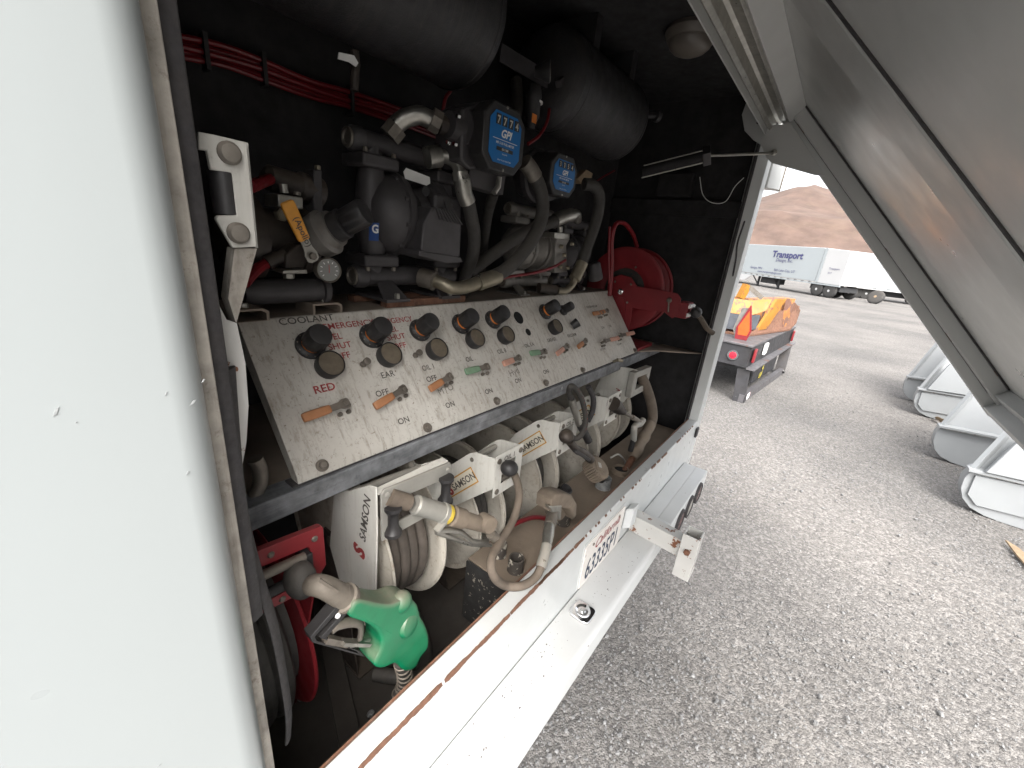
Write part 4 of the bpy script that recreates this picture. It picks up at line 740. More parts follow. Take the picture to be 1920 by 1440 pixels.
# ---------------------------------------------------------------- lower compartment: white hose reels
m_lab = mat('cream_sticker', (.62, .58, .48), .4, var=.08, vs=20); m_lbo = mat('amber_border', (.45, .22, .03), .5, var=.3, vs=25)
def reel(label, x0, w, cy, cz, r, hx=(), hr=.8, hm=None):
    t = thing('hose_reel', label, 'hose reel', (x0 + w / 2, cy, ZF), 'white hose reels under the console')
    for x, sg in ((x0, -1), (x0 + w, 1)):
        prof = [(0, .03), (.010, .05), (.012, r * .42), (.006, r * .50), (.004, r * .88), (.0, r * .95), (.003, r * .985), (.008, r), (.012, r), (.012, r * .985), (.007, r * .95), (.011, r * .88), (.013, r * .5), (.019, r * .42), (.019, .03)]
        d = ob('disc', MB().lathe((x, cy, cz), (sg, 0, 0), prof, 64), m_reel, t)
        for k in range(6):
            a = k * 1.047 + .3; p = V((x + sg * .0085, cy, cz)); e = V((0, math.cos(a), math.sin(a)))
            ob('rib', MB().beam(p + e * r * .52, p + e * r * .87, .007, .004, e.cross(V((1, 0, 0)))), m_reel, d)
        ob('rim_bead', MB().torus((x + sg * .009, cy, cz), (1, 0, 0), r, .0035, 72, 6), m_rust if False else m_reel, d)
    ob('drum', MB().cyl((x0 + .012, cy, cz), (x0 + w - .012, cy, cz), r * .55, n=36), m_reel, t)
    for i, x in enumerate(hx):
        rr = r * hr + (i % 2) * .004
        ob('hose_wrap', MB().lathe((x - .0135, cy, cz), (1, 0, 0), [(0, rr - .02), (0, rr - .004), (.002, rr), (.007, rr + .003), (.014, rr + .004), (.020, rr + .003), (.025, rr), (.027, rr - .004), (.027, rr - .02)], 64), hm or m_hose, t)
    ob('axle', MB().cyl((x0 - .03, cy, cz), (x0 + w + .03, cy, cz), .018, n=16), m_dsteel, t)
    ob('foot', MB().prism([(x0 - .028, cy - .10, ZF), (x0 - .028, cy + .10, ZF), (x0 - .028, cy + .03, cz + .03), (x0 - .028, cy - .03, cz + .03)], (.004, 0, 0)), m_oily, t)
    ob('base', MB().bb((x0 - .03, cy - .11, ZF + .0005), (x0 + w + .03, cy + .11, ZF + .006)), m_oily, t)
    return t
YZ = [(.49, 1.10), (.386, 1.272), (.300, 1.355), (.280, 1.366), (.24, 1.372), (.2075, 1.377), (.2045, 1.28), (.225, 1.262), (.375, 1.123), (.45, 1.04)]
def arm_reel(t, xa, wa, yz, title, sticker):
    for x in (xa, xa + wa):
        a = ob('guide_arm', MB().prism([(x, y, z) for y, z in yz], (.003, 0, 0)), m_arm, t, .0008)
        if x == xa: ar = a
    ob('rivet', MB().lathe((xa - .0004, .290, 1.338), (-1, 0, 0), [(0, .007), (.003, .006), (.005, .002)], 12), m_dsteel, ar)
    ob('cross_rod', MB().cyl((xa + .004, .30, 1.335), (xa + wa - .001, .30, 1.335), .008, n=12), m_grey, t)
    f = ob('guide_face', MB().frameplate([(xa - .002, .201, 1.252), (xa + wa + .006, .201, 1.252), (xa + wa + .006, .201, 1.384), (xa - .002, .201, 1.384)], [(xa + .030, .201, 1.285), (xa + wa - .026, .201, 1.285), (xa + wa - .026, .201, 1.352), (xa + .030, .201, 1.352)], (0, .003, 0)), m_arm, t, .0006)
    for i in (xa + .012, xa + wa - .008):
        for z in (1.268, 1.366): ob('bolt', MB().lathe((i, .2005, z), (0, -1, 0), [(0, .0085), (.003, .008), (.004, .004)], 16), m_dsteel, f)
    for z in (1.288, 1.349): ob('guide_roller', MB().cyl((xa + .03, .215, z), (xa + wa - .026, .215, z), .008, n=12), m_dsteel, f)
    if title: text(title, (xa + wa / 2, .2005, 1.3575), (1, 0, 0), (0, 0, 1), .022, m_blk, f, bold=.015, align='CENTER')
    if sticker:
        u = nrm((0, -.70, .715)); v = nrm((0, .715, .70)); o = V((xa - .0004, .366, 1.168)) if sticker == 1 else V((xa - .0004, .356, 1.178))
        def q(a, b, h=0): return o + u * a + v * b + V((-h, 0, 0))
        s = ob('sticker', MB().prism([q(0, 0), q(.155, 0), q(.155, .050), q(0, .050)], (-.0006, 0, 0)), m_lbo, ar)
        ob('sticker_field', MB().prism([q(.004, .004, .0007), q(.151, .004, .0007), q(.151, .046, .0007), q(.004, .046, .0007)], (-.0005, 0, 0)), m_lab, s)
        text('S', q(.010, .008, .0013), u, v, .046, m_redp, s, off=.0006, bold=.05); text('SAMSON', q(.034, .014, .0013), u, v, .030, m_blk, s, off=.0006, bold=.02, sx=1.02)
    return f
r1 = reel('wide dirty white hose reel wound with flat dark hose, behind a grey roller guide', .462, .138, .435, 1.175, .235, (.49, .517, .545, .572), .83, mat('flat_grey_hose', (.075, .062, .052), .75, var=.35, vs=22, dust=.2, bump=.2))
a1 = ob('guide_arm', MB().prism([(.412, y, z) for y, z in ((.36, 1.40), (.303, 1.405), (.229, 1.455), (.205, 1.462), (.205, 1.35), (.214, 1.189), (.235, 1.10), (.34, 1.06), (.40, 1.20))], (.004, 0, 0)), m_arm, r1, .001)
u = nrm(V((0.4116,0.2323,1.4223)) - V((0.4116,0.2670,1.2425))); v = V((-1, 0, 0)).cross(u); v = -v if v.y < 0 else v; v = nrm(v)
if u.cross(v).x > 0: v = -v
text('S', (0.4116,0.2544,1.2507), u, v, .056, m_redp, a1, bold=.05, off=.0006); text('SAMSON', (0.4116,0.2464,1.3022), u, v, .032, m_blk, a1, bold=.02, off=.0006)
ob('guide_arm', MB().prism([(.605, y, z) for y, z in ((.36, 1.38), (.303, 1.39), (.229, 1.44), (.21, 1.44), (.21, 1.35), (.23, 1.25), (.34, 1.2), (.40, 1.25))], (.004, 0, 0)), m_arm, r1, .001)
ob('top_flange', MB().bb((.4165, .2025, 1.4435), (.605, .222, 1.447)), m_arm, r1)
ob('cross_rod', MB().cyl((.4165, .30, 1.40), (.605, .30, 1.385), .009, n=12), m_grey, r1)
gf = ob('guide_frame', MB().frameplate([(.418, .196, 1.332), (.612, .196, 1.326), (.614, .196, 1.43), (.606, .196, 1.444), (.426, .196, 1.455), (.418, .196, 1.447)], [(.456, .196, 1.36), (.585, .196, 1.352), (.585, .196, 1.38), (.585, .196, 1.406), (.456, .196, 1.416), (.456, .196, 1.39)], (0, .006, 0)), m_grey, r1, .0015)
for x, z in ((.440, 1.378), (.588, 1.382)):
    ob('spool_roller', MB().lathe((x, .188, z - .035), (0, 0, 1), [(0, .018), (.008, .018), (.010, .016), (.022, .011), (.048, .011), (.060, .016), (.062, .018), (.070, .018)], 24), m_knob, gf)
for p in ((.432, 1.346), (.60, 1.34), (.600, 1.428), (.432, 1.44)): ob('rivet', MB().lathe((p[0], .1955, p[1]), (0, -1, 0), [(0, .007), (.003, .006), (.004, .002)], 14), m_grey, gf)
r2 = reel('white hose reel with an OIL 1 guide and hanging brown whip hose', .835, .105, .475, 1.05, .212, (.86, .885, .91), .75); arm_reel(r2, .79, .118, YZ, 'OIL 1', 1)
r3 = reel('white hose reel with an OIL 2 guide and a ribbed meter gun', 1.175, .105, .475, 1.05, .212, (1.2, 1.225, 1.25), .75); arm_reel(r3, 1.13, .118, YZ, 'OIL 2', 2)
r4 = reel('white hose reel carrying a thin grease gun rod', 1.545, .105, .475, 1.05, .212, (1.57, 1.6, 1.62), .75); arm_reel(r4, 1.50, .118, YZ, 'OIL', 2)
r5 = reel('white hose reel with square grey guide by the right wall', 1.83, .12, .47, 1.14, .215, (1.86, 1.89, 1.92), .75)
ob('guide_arm', MB().prism([(1.79, y, z) for y, z in ((.36, 1.42), (.25, 1.44), (.21, 1.44), (.21, 1.33), (.36, 1.08), (.45, 1.10))], (.003, 0, 0)), m_arm, r5, .001)
text('SAMSON', (1.7895, .30, 1.21), (0, -.25, .97), (0, .97, .25), .03, m_redp, r5, bold=.02)
gf = ob('guide_frame', MB().frameplate([(1.745, .200, 1.315), (1.955, .200, 1.31), (1.955, .200, 1.43), (1.745, .200, 1.438)], [(1.79, .200, 1.345), (1.915, .200, 1.345), (1.915, .200, 1.40), (1.79, .200, 1.405)], (0, .03, 0)), m_grey, r5, .004)
# red framed reel in the left corner
rd = thing('hose_reel', 'red framed fuel hose reel in the dark left corner', 'hose reel', (.24, .42, ZF))
ob('guide_frame', MB().frameplate([(.17, .205, 1.32), (.275, .205, 1.312), (.303, .205, 1.345), (.302, .205, 1.43), (.296, .205, 1.435), (.17, .205, 1.448)], [(.17, .205, 1.342), (.262, .205, 1.332), (.276, .205, 1.352), (.276, .205, 1.398), (.272, .205, 1.404), (.17, .205, 1.415)], (0, .012, 0)), m_red, rd, .001)
ob('roller', MB().cyl((.175, .197, 1.404), (.262, .197, 1.396), .0085, n=14), m_dsteel, rd); ob('roller', MB().cyl((.175, .215, 1.345), (.262, .215, 1.34), .010, n=14), m_knob, rd)
ob('roller_block', MB().bb((.262, .20, 1.355), (.278, .235, 1.392)), m_knob, rd, .002)
ob('stop_ball', MB().ball((.246, .185, 1.365), .032, 12, (.8, 1, 1.1)), m_hose, rd)
for p in ((.285, 1.415), (.213, 1.427), (.222, 1.325)): ob('rivet', MB().lathe((p[0], .2045, p[1]), (0, -1, 0), [(0, .006), (.003, .004)], 12), m_dsteel, rd)
ob('side_plate', MB().prism([(.287, .217, 1.32), (.287, .217, 1.43), (.287, .40, 1.25), (.287, .5, .80), (.287, .38, .80)], (.004, 0, 0)), m_red, rd)
ob('disc', MB().lathe((.275, .46, 1.06), (1, 0, 0), [(0, .03), (.002, .225), (.006, .23), (.009, .228), (.008, .03)], 56), m_red, rd)
for x in (.16, .195, .23): ob('hose_wrap', MB().torus((x, .46, 1.06), (1, 0, 0), .20, .019, 56, 10), m_hose, rd)
ob('drum', MB().cyl((.13, .46, 1.06), (.272, .46, 1.06), .17, n=32), m_hose, rd)
# fluid tank behind the sill with filler necks
ft = thing('fluid_tank', 'dust caked fluid tank behind the sill with open filler necks', 'tank', (1.5, .16, ZF))
ob('shell', MB().prism([(.765, .055, ZF), (.765, .055, 1.005), (.765, .06, 1.012), (.765, .255, 1.012), (.765, .262, 1.005), (.765, .262, ZF)], (1.53, 0, 0)), m_tanks, ft)
ob('top_dirt', MB().bb((.768, .058, 1.0125), (2.292, .259, 1.0165)), m_tankt, ft, .001)
def neck(p, r, h, mt, open_=True):
    p = V(p); ob('filler_neck', MB().lathe(p, (0, 0, 1), [(0, r * 1.08), (.006, r), (h, r), (h + .001, r * .97), (h + .0005, r * .86), (.004, r * .84)], 28), mt, ft)
    if open_: ob('neck_bore', MB().lathe(p + V((0, 0, .012)), (0, 0, 1), [(0, r * .83), (.001, r * .82)], 24), m_hole, ft)
m_chipn = mat('chipped_black_neck', (.045, .04, .036), .6, var=.4, chip=.56, chcol=(.42, .39, .33), chs=40, dust=.3)
neck((0.8318,0.1243,1.0165), .0235, .045, m_chipn); neck((0.8456,0.1984,1.0165), .021, .045, m_chipn); neck((1.4430,0.1349,1.0165), .030, .045, mat('speckled_galvanised', (.4, .41, .41), .5, .4, var=.3, vs=60, chip=.63, chcol=(.06, .05, .04), chs=60))
neck((1.1240,0.1351,1.0165), .024, .05, m_chipn); neck((1.6088,0.1299,1.0165), .036, .022, m_tankt)
# ---------------------------------------------------------------- nozzles, guns and whip hoses
nz_ = thing('fuel_nozzle', 'dusty green fuel nozzle with black hand guard hanging in front of the reels', 'fuel nozzle', (0.4002,0.1300,1.0780))
YN = .115
nb_ = ob('body_cover', MB().puff(([(0.2948,0.1150,1.3569), (0.3303,0.1150,1.3149), (0.3666,0.1150,1.2812), (0.3863,0.1150,1.2806), (0.4108,0.1150,1.2618), (0.4301,0.1150,1.2282), (0.4292,0.1150,1.2027), (0.4485,0.1150,1.1639), (0.4636,0.1150,1.1034), (0.4583,0.1150,1.0740), (0.4372,0.1150,1.0778), (0.4302,0.1150,1.0518), (0.4056,0.1150,1.0604), (0.3848,0.1150,1.0879), (0.3769,0.1150,1.1206), (0.3577,0.1150,1.1306), (0.3381,0.1150,1.1384), (0.3153,0.1150,1.1728), (0.3319,0.1150,1.1850), (0.3406,0.1150,1.2078), (0.3331,0.1150,1.2419), (0.3130,0.1150,1.2817), (0.2860,0.1150,1.3144), (0.2730,0.1150,1.3313), (0.2835,0.1150,1.3490)]), (0, 1, 0), .028, .0105, 6), m_nozg, nz_, ang=80)
sm_ = nb_.modifiers.new('smooth', 'SUBSURF'); sm_.levels = 2; sm_.render_levels = 2
ob('dome_cap', MB().lathe((0.4079,0.0920,1.1978), (.25, -1, .1), [(-.02, .030), (0, .029), (.006, .025), (.009, .015), (.0095, .002)], 28), m_nozg, nz_); ob('dome_cap', MB().ball((0.3926,0.1000,1.2609), .022, 10, (1, .9, 1)), m_nozg, nz_)
ob('spout_collar', MB().lathe((0.2929,0.1150,1.3344), V((0.2622,0.1150,1.3795)) - V((0.2929,0.1150,1.3344)), [(0, .022), (.006, .0245), (.014, .024), (.016, .020), (.030, .0195)], 24), m_nozm, nz_)
sp = [(0.2762,0.1150,1.3583), (0.2644,0.1160,1.3759), (0.2555,0.1220,1.3863), (0.2485,0.1320,1.3879), (0.2476,0.1450,1.3793)]
s_ = ob('spout', MB().tube(cr(sp, 6), [.0195 - .00012 * i for i in range(25)], 18), m_nozm, nz_)
ob('spring_clip', MB().beam((0.2338,0.0940,1.4372), (0.2612,0.0930,1.3938), .006, .004), m_nozm, s_)
ob('guard', MB().frameplate([(0.2660,0.1050,1.3482), (0.2872,0.1050,1.3200), (0.2445,0.1050,1.2967), (0.3053,0.1050,1.2055), (0.3136,0.1050,1.1835), (0.2218,0.1050,1.3072), (0.2193,0.1050,1.3213)], [(0.2692,0.1050,1.3361), (0.2774,0.1050,1.3245), (0.2350,0.1050,1.3055), (0.2969,0.1050,1.2151), (0.3009,0.1050,1.2057), (0.2287,0.1050,1.3043), (0.2267,0.1050,1.3156)], (0, .022, 0)), m_knob, nz_, .002)
ob('trigger', MB().tube(cr([(0.2552,0.1100,1.3023), (0.2686,0.1100,1.3014), (0.2940,0.1100,1.2853), (0.3093,0.1100,1.2669), (0.3108,0.1100,1.2458), (0.3083,0.1100,1.2335)]), .009, 12, flat=.6), m_dsteel, nz_)
ob('trigger_latch', MB().beam((0.2451,0.1100,1.2896), (0.2821,0.1100,1.2448), .014, .010), m_dsteel, nz_); ob('latch_plate', MB().beam((0.2697,0.1050,1.2633), (0.3243,0.1100,1.2049), .018, .006), m_steel, nz_); ob('linkage', MB().cyl((0.2857,0.1080,1.2352), (0.3280,0.1120,1.2080), .004, n=8), m_steel, nz_)
ob('guard_bolt', MB().lathe((0.2654,0.1040,1.3294), (0, -1, 0), [(0, .005), (.003, .004)], 12), m_white, nz_)
h = thing('nozzle_hose', 'ribbed black hose dropping from the green nozzle behind the sill', 'hose', (0.4222,0.1200,0.9458))
hp = cr([(0.4055,0.1150,1.0701), (0.4145,0.1150,1.0247), (0.4134,0.1150,0.9869), (0.4000,0.1200,0.9536), (0.3929,0.1300,0.8886)], 8)
ob('hose', MB().tube(hp, .015, 14), m_hose, h)
for i in range(1, 24, 3): ob('coil', MB().torus(hp[i], hp[i + 1] - hp[i], .0155, .0022, 20, 6), m_nozm, h)
# control valve gun hanging on the first white reel
cg = thing('control_gun', 'dusty grey control valve gun with yellow ring and bent trigger', 'control gun', (0.5687,0.1400,1.3338))
a, b = V((0.4613,0.1900,1.4153)), V((0.6965,0.1200,1.2492))
dd_ = (b - a).normalized(); L = (b - a).length
ob('hose_stub', MB().lathe(a - dd_ * .03, dd_, [(0, .018), (.05, .018)], 18), m_hose2, cg)
ob('swivel', MB().lathe(a + dd_ * (L * .12), dd_, [(0, .018), (.004, .0215), (L * .26, .0215), (L * .265, .0235), (L * .30, .0235), (L * .305, .020)], 24), m_grey, cg)
ob('yellow_ring', MB().lathe(a + dd_ * (L * .425), dd_, [(0, .021), (.002, .0225), (.010, .0225), (.012, .021)], 24), mat('yellow_ring', (.5, .36, .04), .5), cg)
ob('barrel', MB().lathe(a + dd_ * (L * .49), dd_, [(0, .020), (.003, .024), (L * .13, .0235), (L * .135, .0195), (L * .42, .0185), (L * .45, .017)], 24), m_taup, cg)
ob('valve_cap', MB().lathe((0.6665,0.1100,1.2818), (-.15, -1, .2), [(-.03, .022), (0, .022), (.006, .020), (.007, .009)], 24), m_taup, cg)
ob('outlet', MB().cyl((0.6940,0.1250,1.2310), (0.7395,0.1200,1.1718), .013, n=14), m_nozm, cg)
ob('trigger_pivot', MB().beam((0.5532,0.1500,1.3369), (0.5266,0.1500,1.3215), .016, .006), m_grey, cg)
ob('trigger', MB().tube(cr([(0.5251,0.1500,1.3210), (0.5614,0.1480,1.3053), (0.6007,0.1420,1.2796), (0.6249,0.1400,1.2504), (0.6483,0.1380,1.2243), (0.6992,0.1350,1.1947)]), .007, 12, flat=.5), m_steel, cg)
ob('trigger_guard', MB().tube(cr([(0.5268,0.1500,1.3170), (0.5776,0.1450,1.2730), (0.6411,0.1400,1.2193), (0.7122,0.1350,1.1761)]), .005, 10), m_steel, cg)
# OIL 1 whip hose and gun
wh = thing('whip_hose', 'brown dust coated whip hose looping over the white sill', 'hose', (0.7306,0.1100,1.1480))
pts = [(0.8305,0.1750,1.3405), (0.8426,0.1600,1.2986), (0.8377,0.1450,1.2549), (0.7978,0.1300,1.2121), (0.7191,0.1100,1.1992), (0.6537,0.0850,1.1977), (0.6400,0.0620,1.1727), (0.6830,0.0532,1.1165), (0.7132,0.0212,1.1165), (0.7566,0.0091,1.1250), (0.7924,0.0147,1.1500)]
ob('hose', MB().tube(cr(pts), .0112, 14), m_hose2, wh)
ob('swivel_ball', MB().ball((0.8170,0.1750,1.3496), .025, 12, (1, 1, .9)), m_knob, wh)
ob('ferrule', MB().tube([(0.7777,0.0116,1.1370), (0.8059,0.0210,1.1550), (0.8306,0.0319,1.1650)], .0145, 14), m_grey, wh)
g1 = thing('oil_gun', 'tan dust caked oil control gun standing in a filler neck behind the sill', 'control gun', (0.9993,0.1000,1.1474))
ob('union', MB().tube([(0.8281,0.0301,1.1640), (0.8626,0.0487,1.1720), (0.9023,0.0699,1.1780)], [.013, .0165, .015], 14), m_steel, g1)
ob('grip_tube', MB().tube([(0.8933,0.0639,1.1770), (0.9443,0.0866,1.1840), (1.0018,0.1122,1.1900)], [.018, .0165, .016], 16), m_dsteel, g1)
ob('trigger', MB().prism([(0.8877,0.0700,1.2414), (0.9643,0.0700,1.2055), (0.9833,0.0750,1.1396), (0.9614,0.0750,1.1518), (0.9428,0.0700,1.1937), (0.9099,0.0700,1.2076)], (0, .02, 0)), m_steel, g1, .003)
bd = [(0.9026,0.1000,1.2141), (0.8990,0.1000,1.2566), (0.9230,0.1000,1.2633), (0.9757,0.1000,1.2420), (1.0326,0.1000,1.2071), (1.0784,0.1000,1.1519), (1.0897,0.1000,1.0992), (1.0704,0.1000,1.0924), (1.0335,0.1000,1.1540), (0.9384,0.1000,1.2088)]
ob('head', MB().puff(bd, (0, 1, 0), .028, .010, 5), m_taup, g1, ang=60)
ob('head_rim', MB().lathe((1.0432,0.1250,1.1317), (-.1, -1, .25), [(-.02, .040), (0, .043), (.014, .043), (.016, .038)], 32), m_taup, g1)
ob('socket', MB().lathe((1.0595,0.1200,1.1801), (.1, -.5, 1), [(0, .018), (.024, .020), (.025, .017), (.010, .015)], 24), m_knob, g1)
hose('short red hose running behind the tan gun', [(0.9017,0.2200,1.0732), (0.9605,0.2100,1.0708), (1.0259,0.2000,1.0574), (1.0848,0.1800,1.0316)], .008, m_redl, name='red_hose')
# OIL 2 whip and ribbed meter gun
w2 = thing('whip_hose', 'black whip hose with red lettering looping in front of the rail', 'hose', (1.1984,0.1700,1.4184))
pts = [(1.1315,0.1700,1.3495), (1.1716,0.1600,1.3256), (1.1963,0.1500,1.3456), (1.1995,0.1500,1.3952), (1.1735,0.1600,1.4636), (1.1426,0.1700,1.5058), (1.1169,0.1800,1.5234), (1.1277,0.1900,1.4977), (1.1600,0.1900,1.4574)]
ob('hose', MB().tube(cr(pts), .0095, 12), m_hose, w2)
ob('end_fitting', MB().tube([(1.1500,0.1900,1.4677), (1.1908,0.1900,1.4137), (1.2305,0.1850,1.3526)], .013, 12), m_steel, w2); ob('spring_guard', MB().tube([(1.2284,0.1850,1.3595), (1.2768,0.1800,1.3033), (1.3212,0.1800,1.2570)], .015, 12), m_knob, w2)
ob('swivel_ball', MB().ball((1.1376,0.1800,1.3376), .026, 12, (1, 1, .95)), m_oily, w2)
for i, ch in enumerate('250 BAR MAX WP'):
    t_ = i / 13; P_ = cr(pts)[18 + int(t_ * 22)]; Q_ = cr(pts)[19 + int(t_ * 22)]; u_ = nrm(Q_ - P_); v_ = nrm(V((-.75, -.65, 0)).cross(u_))
    if ch != ' ': text(ch, P_ + nrm(V((-.75, -.65, .1))) * .0092, u_, -v_, .008, m_redp, w2, off=.0004, name='lettering')
hose('black hose dropping behind the looped whip hose', [(1.3926,0.2500,1.4378), (1.4311,0.2400,1.3868), (1.4482,0.2400,1.3243), (1.4200,0.2400,1.2853)], .011, m_rub)
g2 = thing('meter_gun', 'brown oil metering gun with a ribbed round head in a galvanised neck', 'control gun', (1.3233,0.1100,1.1389))
ob('handle', MB().tube(cr([(1.1475,0.1700,1.3179), (1.1854,0.1600,1.2792), (1.2355,0.1500,1.2474), (1.2839,0.1400,1.2062)]), [.014] * 10 + [.016] * 15, 14), m_oily, g2)
ob('trigger', MB().beam((1.1580,0.1500,1.2873), (1.2411,0.1300,1.2275), .014, .012), m_knob, g2, .002)
hc = V((1.3188,0.1200,1.1688)); hn = nrm((.05, -.62, .78)); x, y, z = frame(hn); R = []
for tt, rr in ((-.045, .034), (-.04, .046), (-.006, .050), (.004, .050), (.010, .042)):
    R.append([hc + z * tt + (x * math.cos(2 * math.pi * j / 90) + y * math.sin(2 * math.pi * j / 90)) * rr * (1 - (.13 if j % 3 == 0 else 0)) for j in range(90)])
hd = ob('ribbed_head', MB().rings(R), m_taup, g2, ang=30)
ob('display_plate', MB().box(hc + z * .0115, (.045, .052, .004), (x, y, z)), m_taup, hd, .003); ob('display', MB().box(hc + z * .0142 + y * .006, (.020, .014, .002), (x, y, z)), m_grey, hd)
ob('outlet', MB().cyl(hc - z * .03, V((1.3899,0.1250,1.0784)), .014, n=14), m_knob, g2)
# rod gun on reel four, suction hose with couplings on the right
g4 = thing('grease_rod', 'thin steel grease gun rod with a bent end on the fourth white reel', 'control gun', (1.6819,0.1500,1.2378))
ob('swivel', MB().tube([(1.5271,0.1900,1.3503), (1.5707,0.1800,1.3201), (1.6149,0.1700,1.2938)], [.030, .026, .012], 14), m_oily, g4)
ob('rod', MB().tube([(1.6007,0.1700,1.3004), (1.7463,0.1400,1.2217)], .008, 10), m_dsteel, g4); ob('coupler', MB().tube([(1.6760,0.1520,1.2595), (1.7557,0.1400,1.2161)], .012, 12), m_dsteel, g4)
ob('elbow', MB().tube(cr([(1.7871,0.1350,1.2192), (1.7538,0.1350,1.2078), (1.6868,0.1350,1.2156), (1.7121,0.1350,1.1405)]), .014, 12), m_grey, g4); ob('spring_guard', MB().tube([(1.7072,0.1350,1.1503), (1.7154,0.1400,1.0823)], .012, 12), m_knob, g4)
sh = thing('suction_hose', 'thick tan suction hose with ringed couplings entering the tank neck', 'hose', (1.8610,0.1400,1.1584))
ob('hose', MB().tube(cr([(1.8982,0.2300,1.3917), (1.9172,0.2000,1.3416), (1.9573,0.1700,1.2569), (1.9800,0.1500,1.1762), (1.9402,0.1400,1.1332)]), .024, 16), m_hose2, sh)
cp = [(1.9389,0.1400,1.1482), (1.9020,0.1350,1.1123), (1.8431,0.1300,1.1053), (1.8018,0.1280,1.0835), (1.7502,0.1240,1.0618), (1.7069,0.1200,1.0523)]
ob('coupling', MB().tube([V(cp[0]).lerp(V(cp[-1]), i / 14) for i in range(15)], [.026, .027, .027, .024, .024, .029, .029, .024, .024, .024, .029, .030, .030, .024, .022], 20), m_taup, sh)
ob('pipe', MB().cyl((1.7113,0.1200,1.0562), (1.6018,0.1200,1.0077), .015, n=14), m_rust, sh)
ob('bail_handle', MB().tube(cr([(1.5366,0.1600,1.1075), (1.5984,0.1500,1.1035), (1.6742,0.1400,1.0400), (1.6752,0.1400,1.0116)]), .004, 8), m_grey, sh)
dk = single('drum_canister', MB().lathe((2.6033,0.1900,0.5033), (0, 0, 1), [(-.1, .06), (.08, .06), (.085, .055), (.082, .05)], 32), m_floor, 'dark round canister standing in the right rear corner of the tank', 'canister')
# clutter on the dark floor at the left
pl = single('floor_hose', MB().tube(cr([(.60, .62, .80), (.66, .45, .80), (.63, .30, .80), (.54, .20, .80), (.46, .30, .80)]), .018, 12), m_hose, 'dark slack hose lying on the compartment floor below the first reel', 'hose')
for p, l in (((0.3078,0.3902,0.8500), 'small grey pebble on the dark floor below the red reel disc'), ((0.4007,0.2276,0.8500), 'small grey pebble on the dark floor below the green nozzle'), ((0.2754,0.4385,0.8500), 'small grey pebble on the dark floor beside the hanging rubber strip'), ((0.3522,0.1896,0.8500), 'small grey pebble on the dark floor close behind the sill')):
    single('pebble', MB().ball((p[0], p[1], ZF + .007), .010, 6, (1, .8, .7)), m_stone, l, 'pebble', 'pebbles on the compartment floor')
single('bent_pipe', MB().tube(cr([(0.2507,0.3300,1.5369), (0.2562,0.3300,1.5127), (0.2544,0.3300,1.4854), (0.2430,0.3300,1.4621)]), .013, 12), m_dsteel, 'bent grey pipe end left of the control panel', 'pipe')
# black brace strap down the middle of the tank front
single('floor_brace', MB().beam((.30, .12, .79), (.50, .66, .79), .05, .02), m_floor, 'dusty black steel brace across the compartment floor', 'brace', bev=.002)
# ---------------------------------------------------------------- the yard: semi trailers
m_tr1 = mat('pale_blue_white', (.30, .325, .335), .4, var=.03, vs=.5); m_tr2 = mat('trailer_white', (.42, .42, .42), .4, var=.03, vs=.5); m_tyre = mat('tyre_rubber', (.03, .03, .03), .8, dust=.4, dcol=(.15, .13, .11)); m_dark = mat('dark_chassis', (.03, .03, .032), .7)
m_txt = mat('dark_blue_print', (.05, .05, .14), .5)
def wheel(t, c, ax, r=.5, w=.28, rim=m_tr2):
    ax = nrm(ax); c = V(c)
    y = ob('tyre', MB().lathe(c - ax * w / 2, ax, [(0, r * .62), (.01, r * .9), (.05, r), (w - .05, r), (w - .01, r * .9), (w, r * .62)], 28), m_tyre, t)
    ob('rim', MB().lathe(c + ax * (w / 2 - .03), ax, [(0, r * .60), (.02, r * .58), (-.05, r * .45), (-.04, r * .2), (.03, r * .18), (.04, .02)], 20), rim, y)
A = V((38.6, -.48, 0)); B = V((44.4, 6.9, 0)); B = A + (B - A) * 1.55; u = (B - A).normalized(); nn = V((u.y, -u.x, 0)); nn = nn if nn.x < 0 else -nn; back = -nn
tr = thing('semi_trailer', 'long white box trailer lettered Transport parked below the hill', 'trailer', (A + B) / 2, 'box trailers parked across the yard')
def tp(s, h, d=0): return A + u * s + V((0, 0, h)) + back * d
L = (B - A).length
Z0, Z1 = 1.03, 3.48
ob('box', MB().prism([tp(2.0, Z0), tp(L, Z0), tp(L, Z1), tp(2.0, Z1)], back * 2.5), m_tr1, tr, .03)
ob('end_panel', MB().prism([tp(0, Z0 - .08), tp(1.98, Z0 - .06), tp(1.98, Z1 - .02), tp(0, Z1 - .12)], back * 2.5), m_tr2, tr, .03)
ob('corner_trim', MB().prism([tp(1.75, Z0 - .02, -.02), tp(1.95, Z0 - .02, -.02), tp(1.95, Z1, -.02), tp(1.75, Z1, -.02)], nn * .02), m_tr1, tr)
ob('bottom_rail', MB().prism([tp(0, Z0 - .18), tp(L, Z0 - .14), tp(L, Z0 - .005), tp(0, Z0 - .085)], back * .1), m_tr1, tr)
for i in range(14): ob('marker', MB().box(tp(2.4 + i * .65, Z0 - .06, -.02), (.02, .22, .04)), m_dark, tr)
text('Transport', tp(6.6, 2.55, -.03), -u, (0, 0, 1), .72, m_txt, tr, bold=.03); text('Design, Inc.', tp(6.1, 2.22, -.03), -u, (0, 0, 1), .36, m_txt, tr, shear=.2)
text('Savage, MN', tp(8.6, 1.45, -.03), -u, (0, 0, 1), .28, m_txt, tr); text('Salt Lake City, UT', tp(6.0, 1.45, -.03), -u, (0, 0, 1), .28, m_txt, tr); text('www.transportdesign.com', tp(7.7, 1.2, -.03), -u, (0, 0, 1), .24, m_txt, tr)
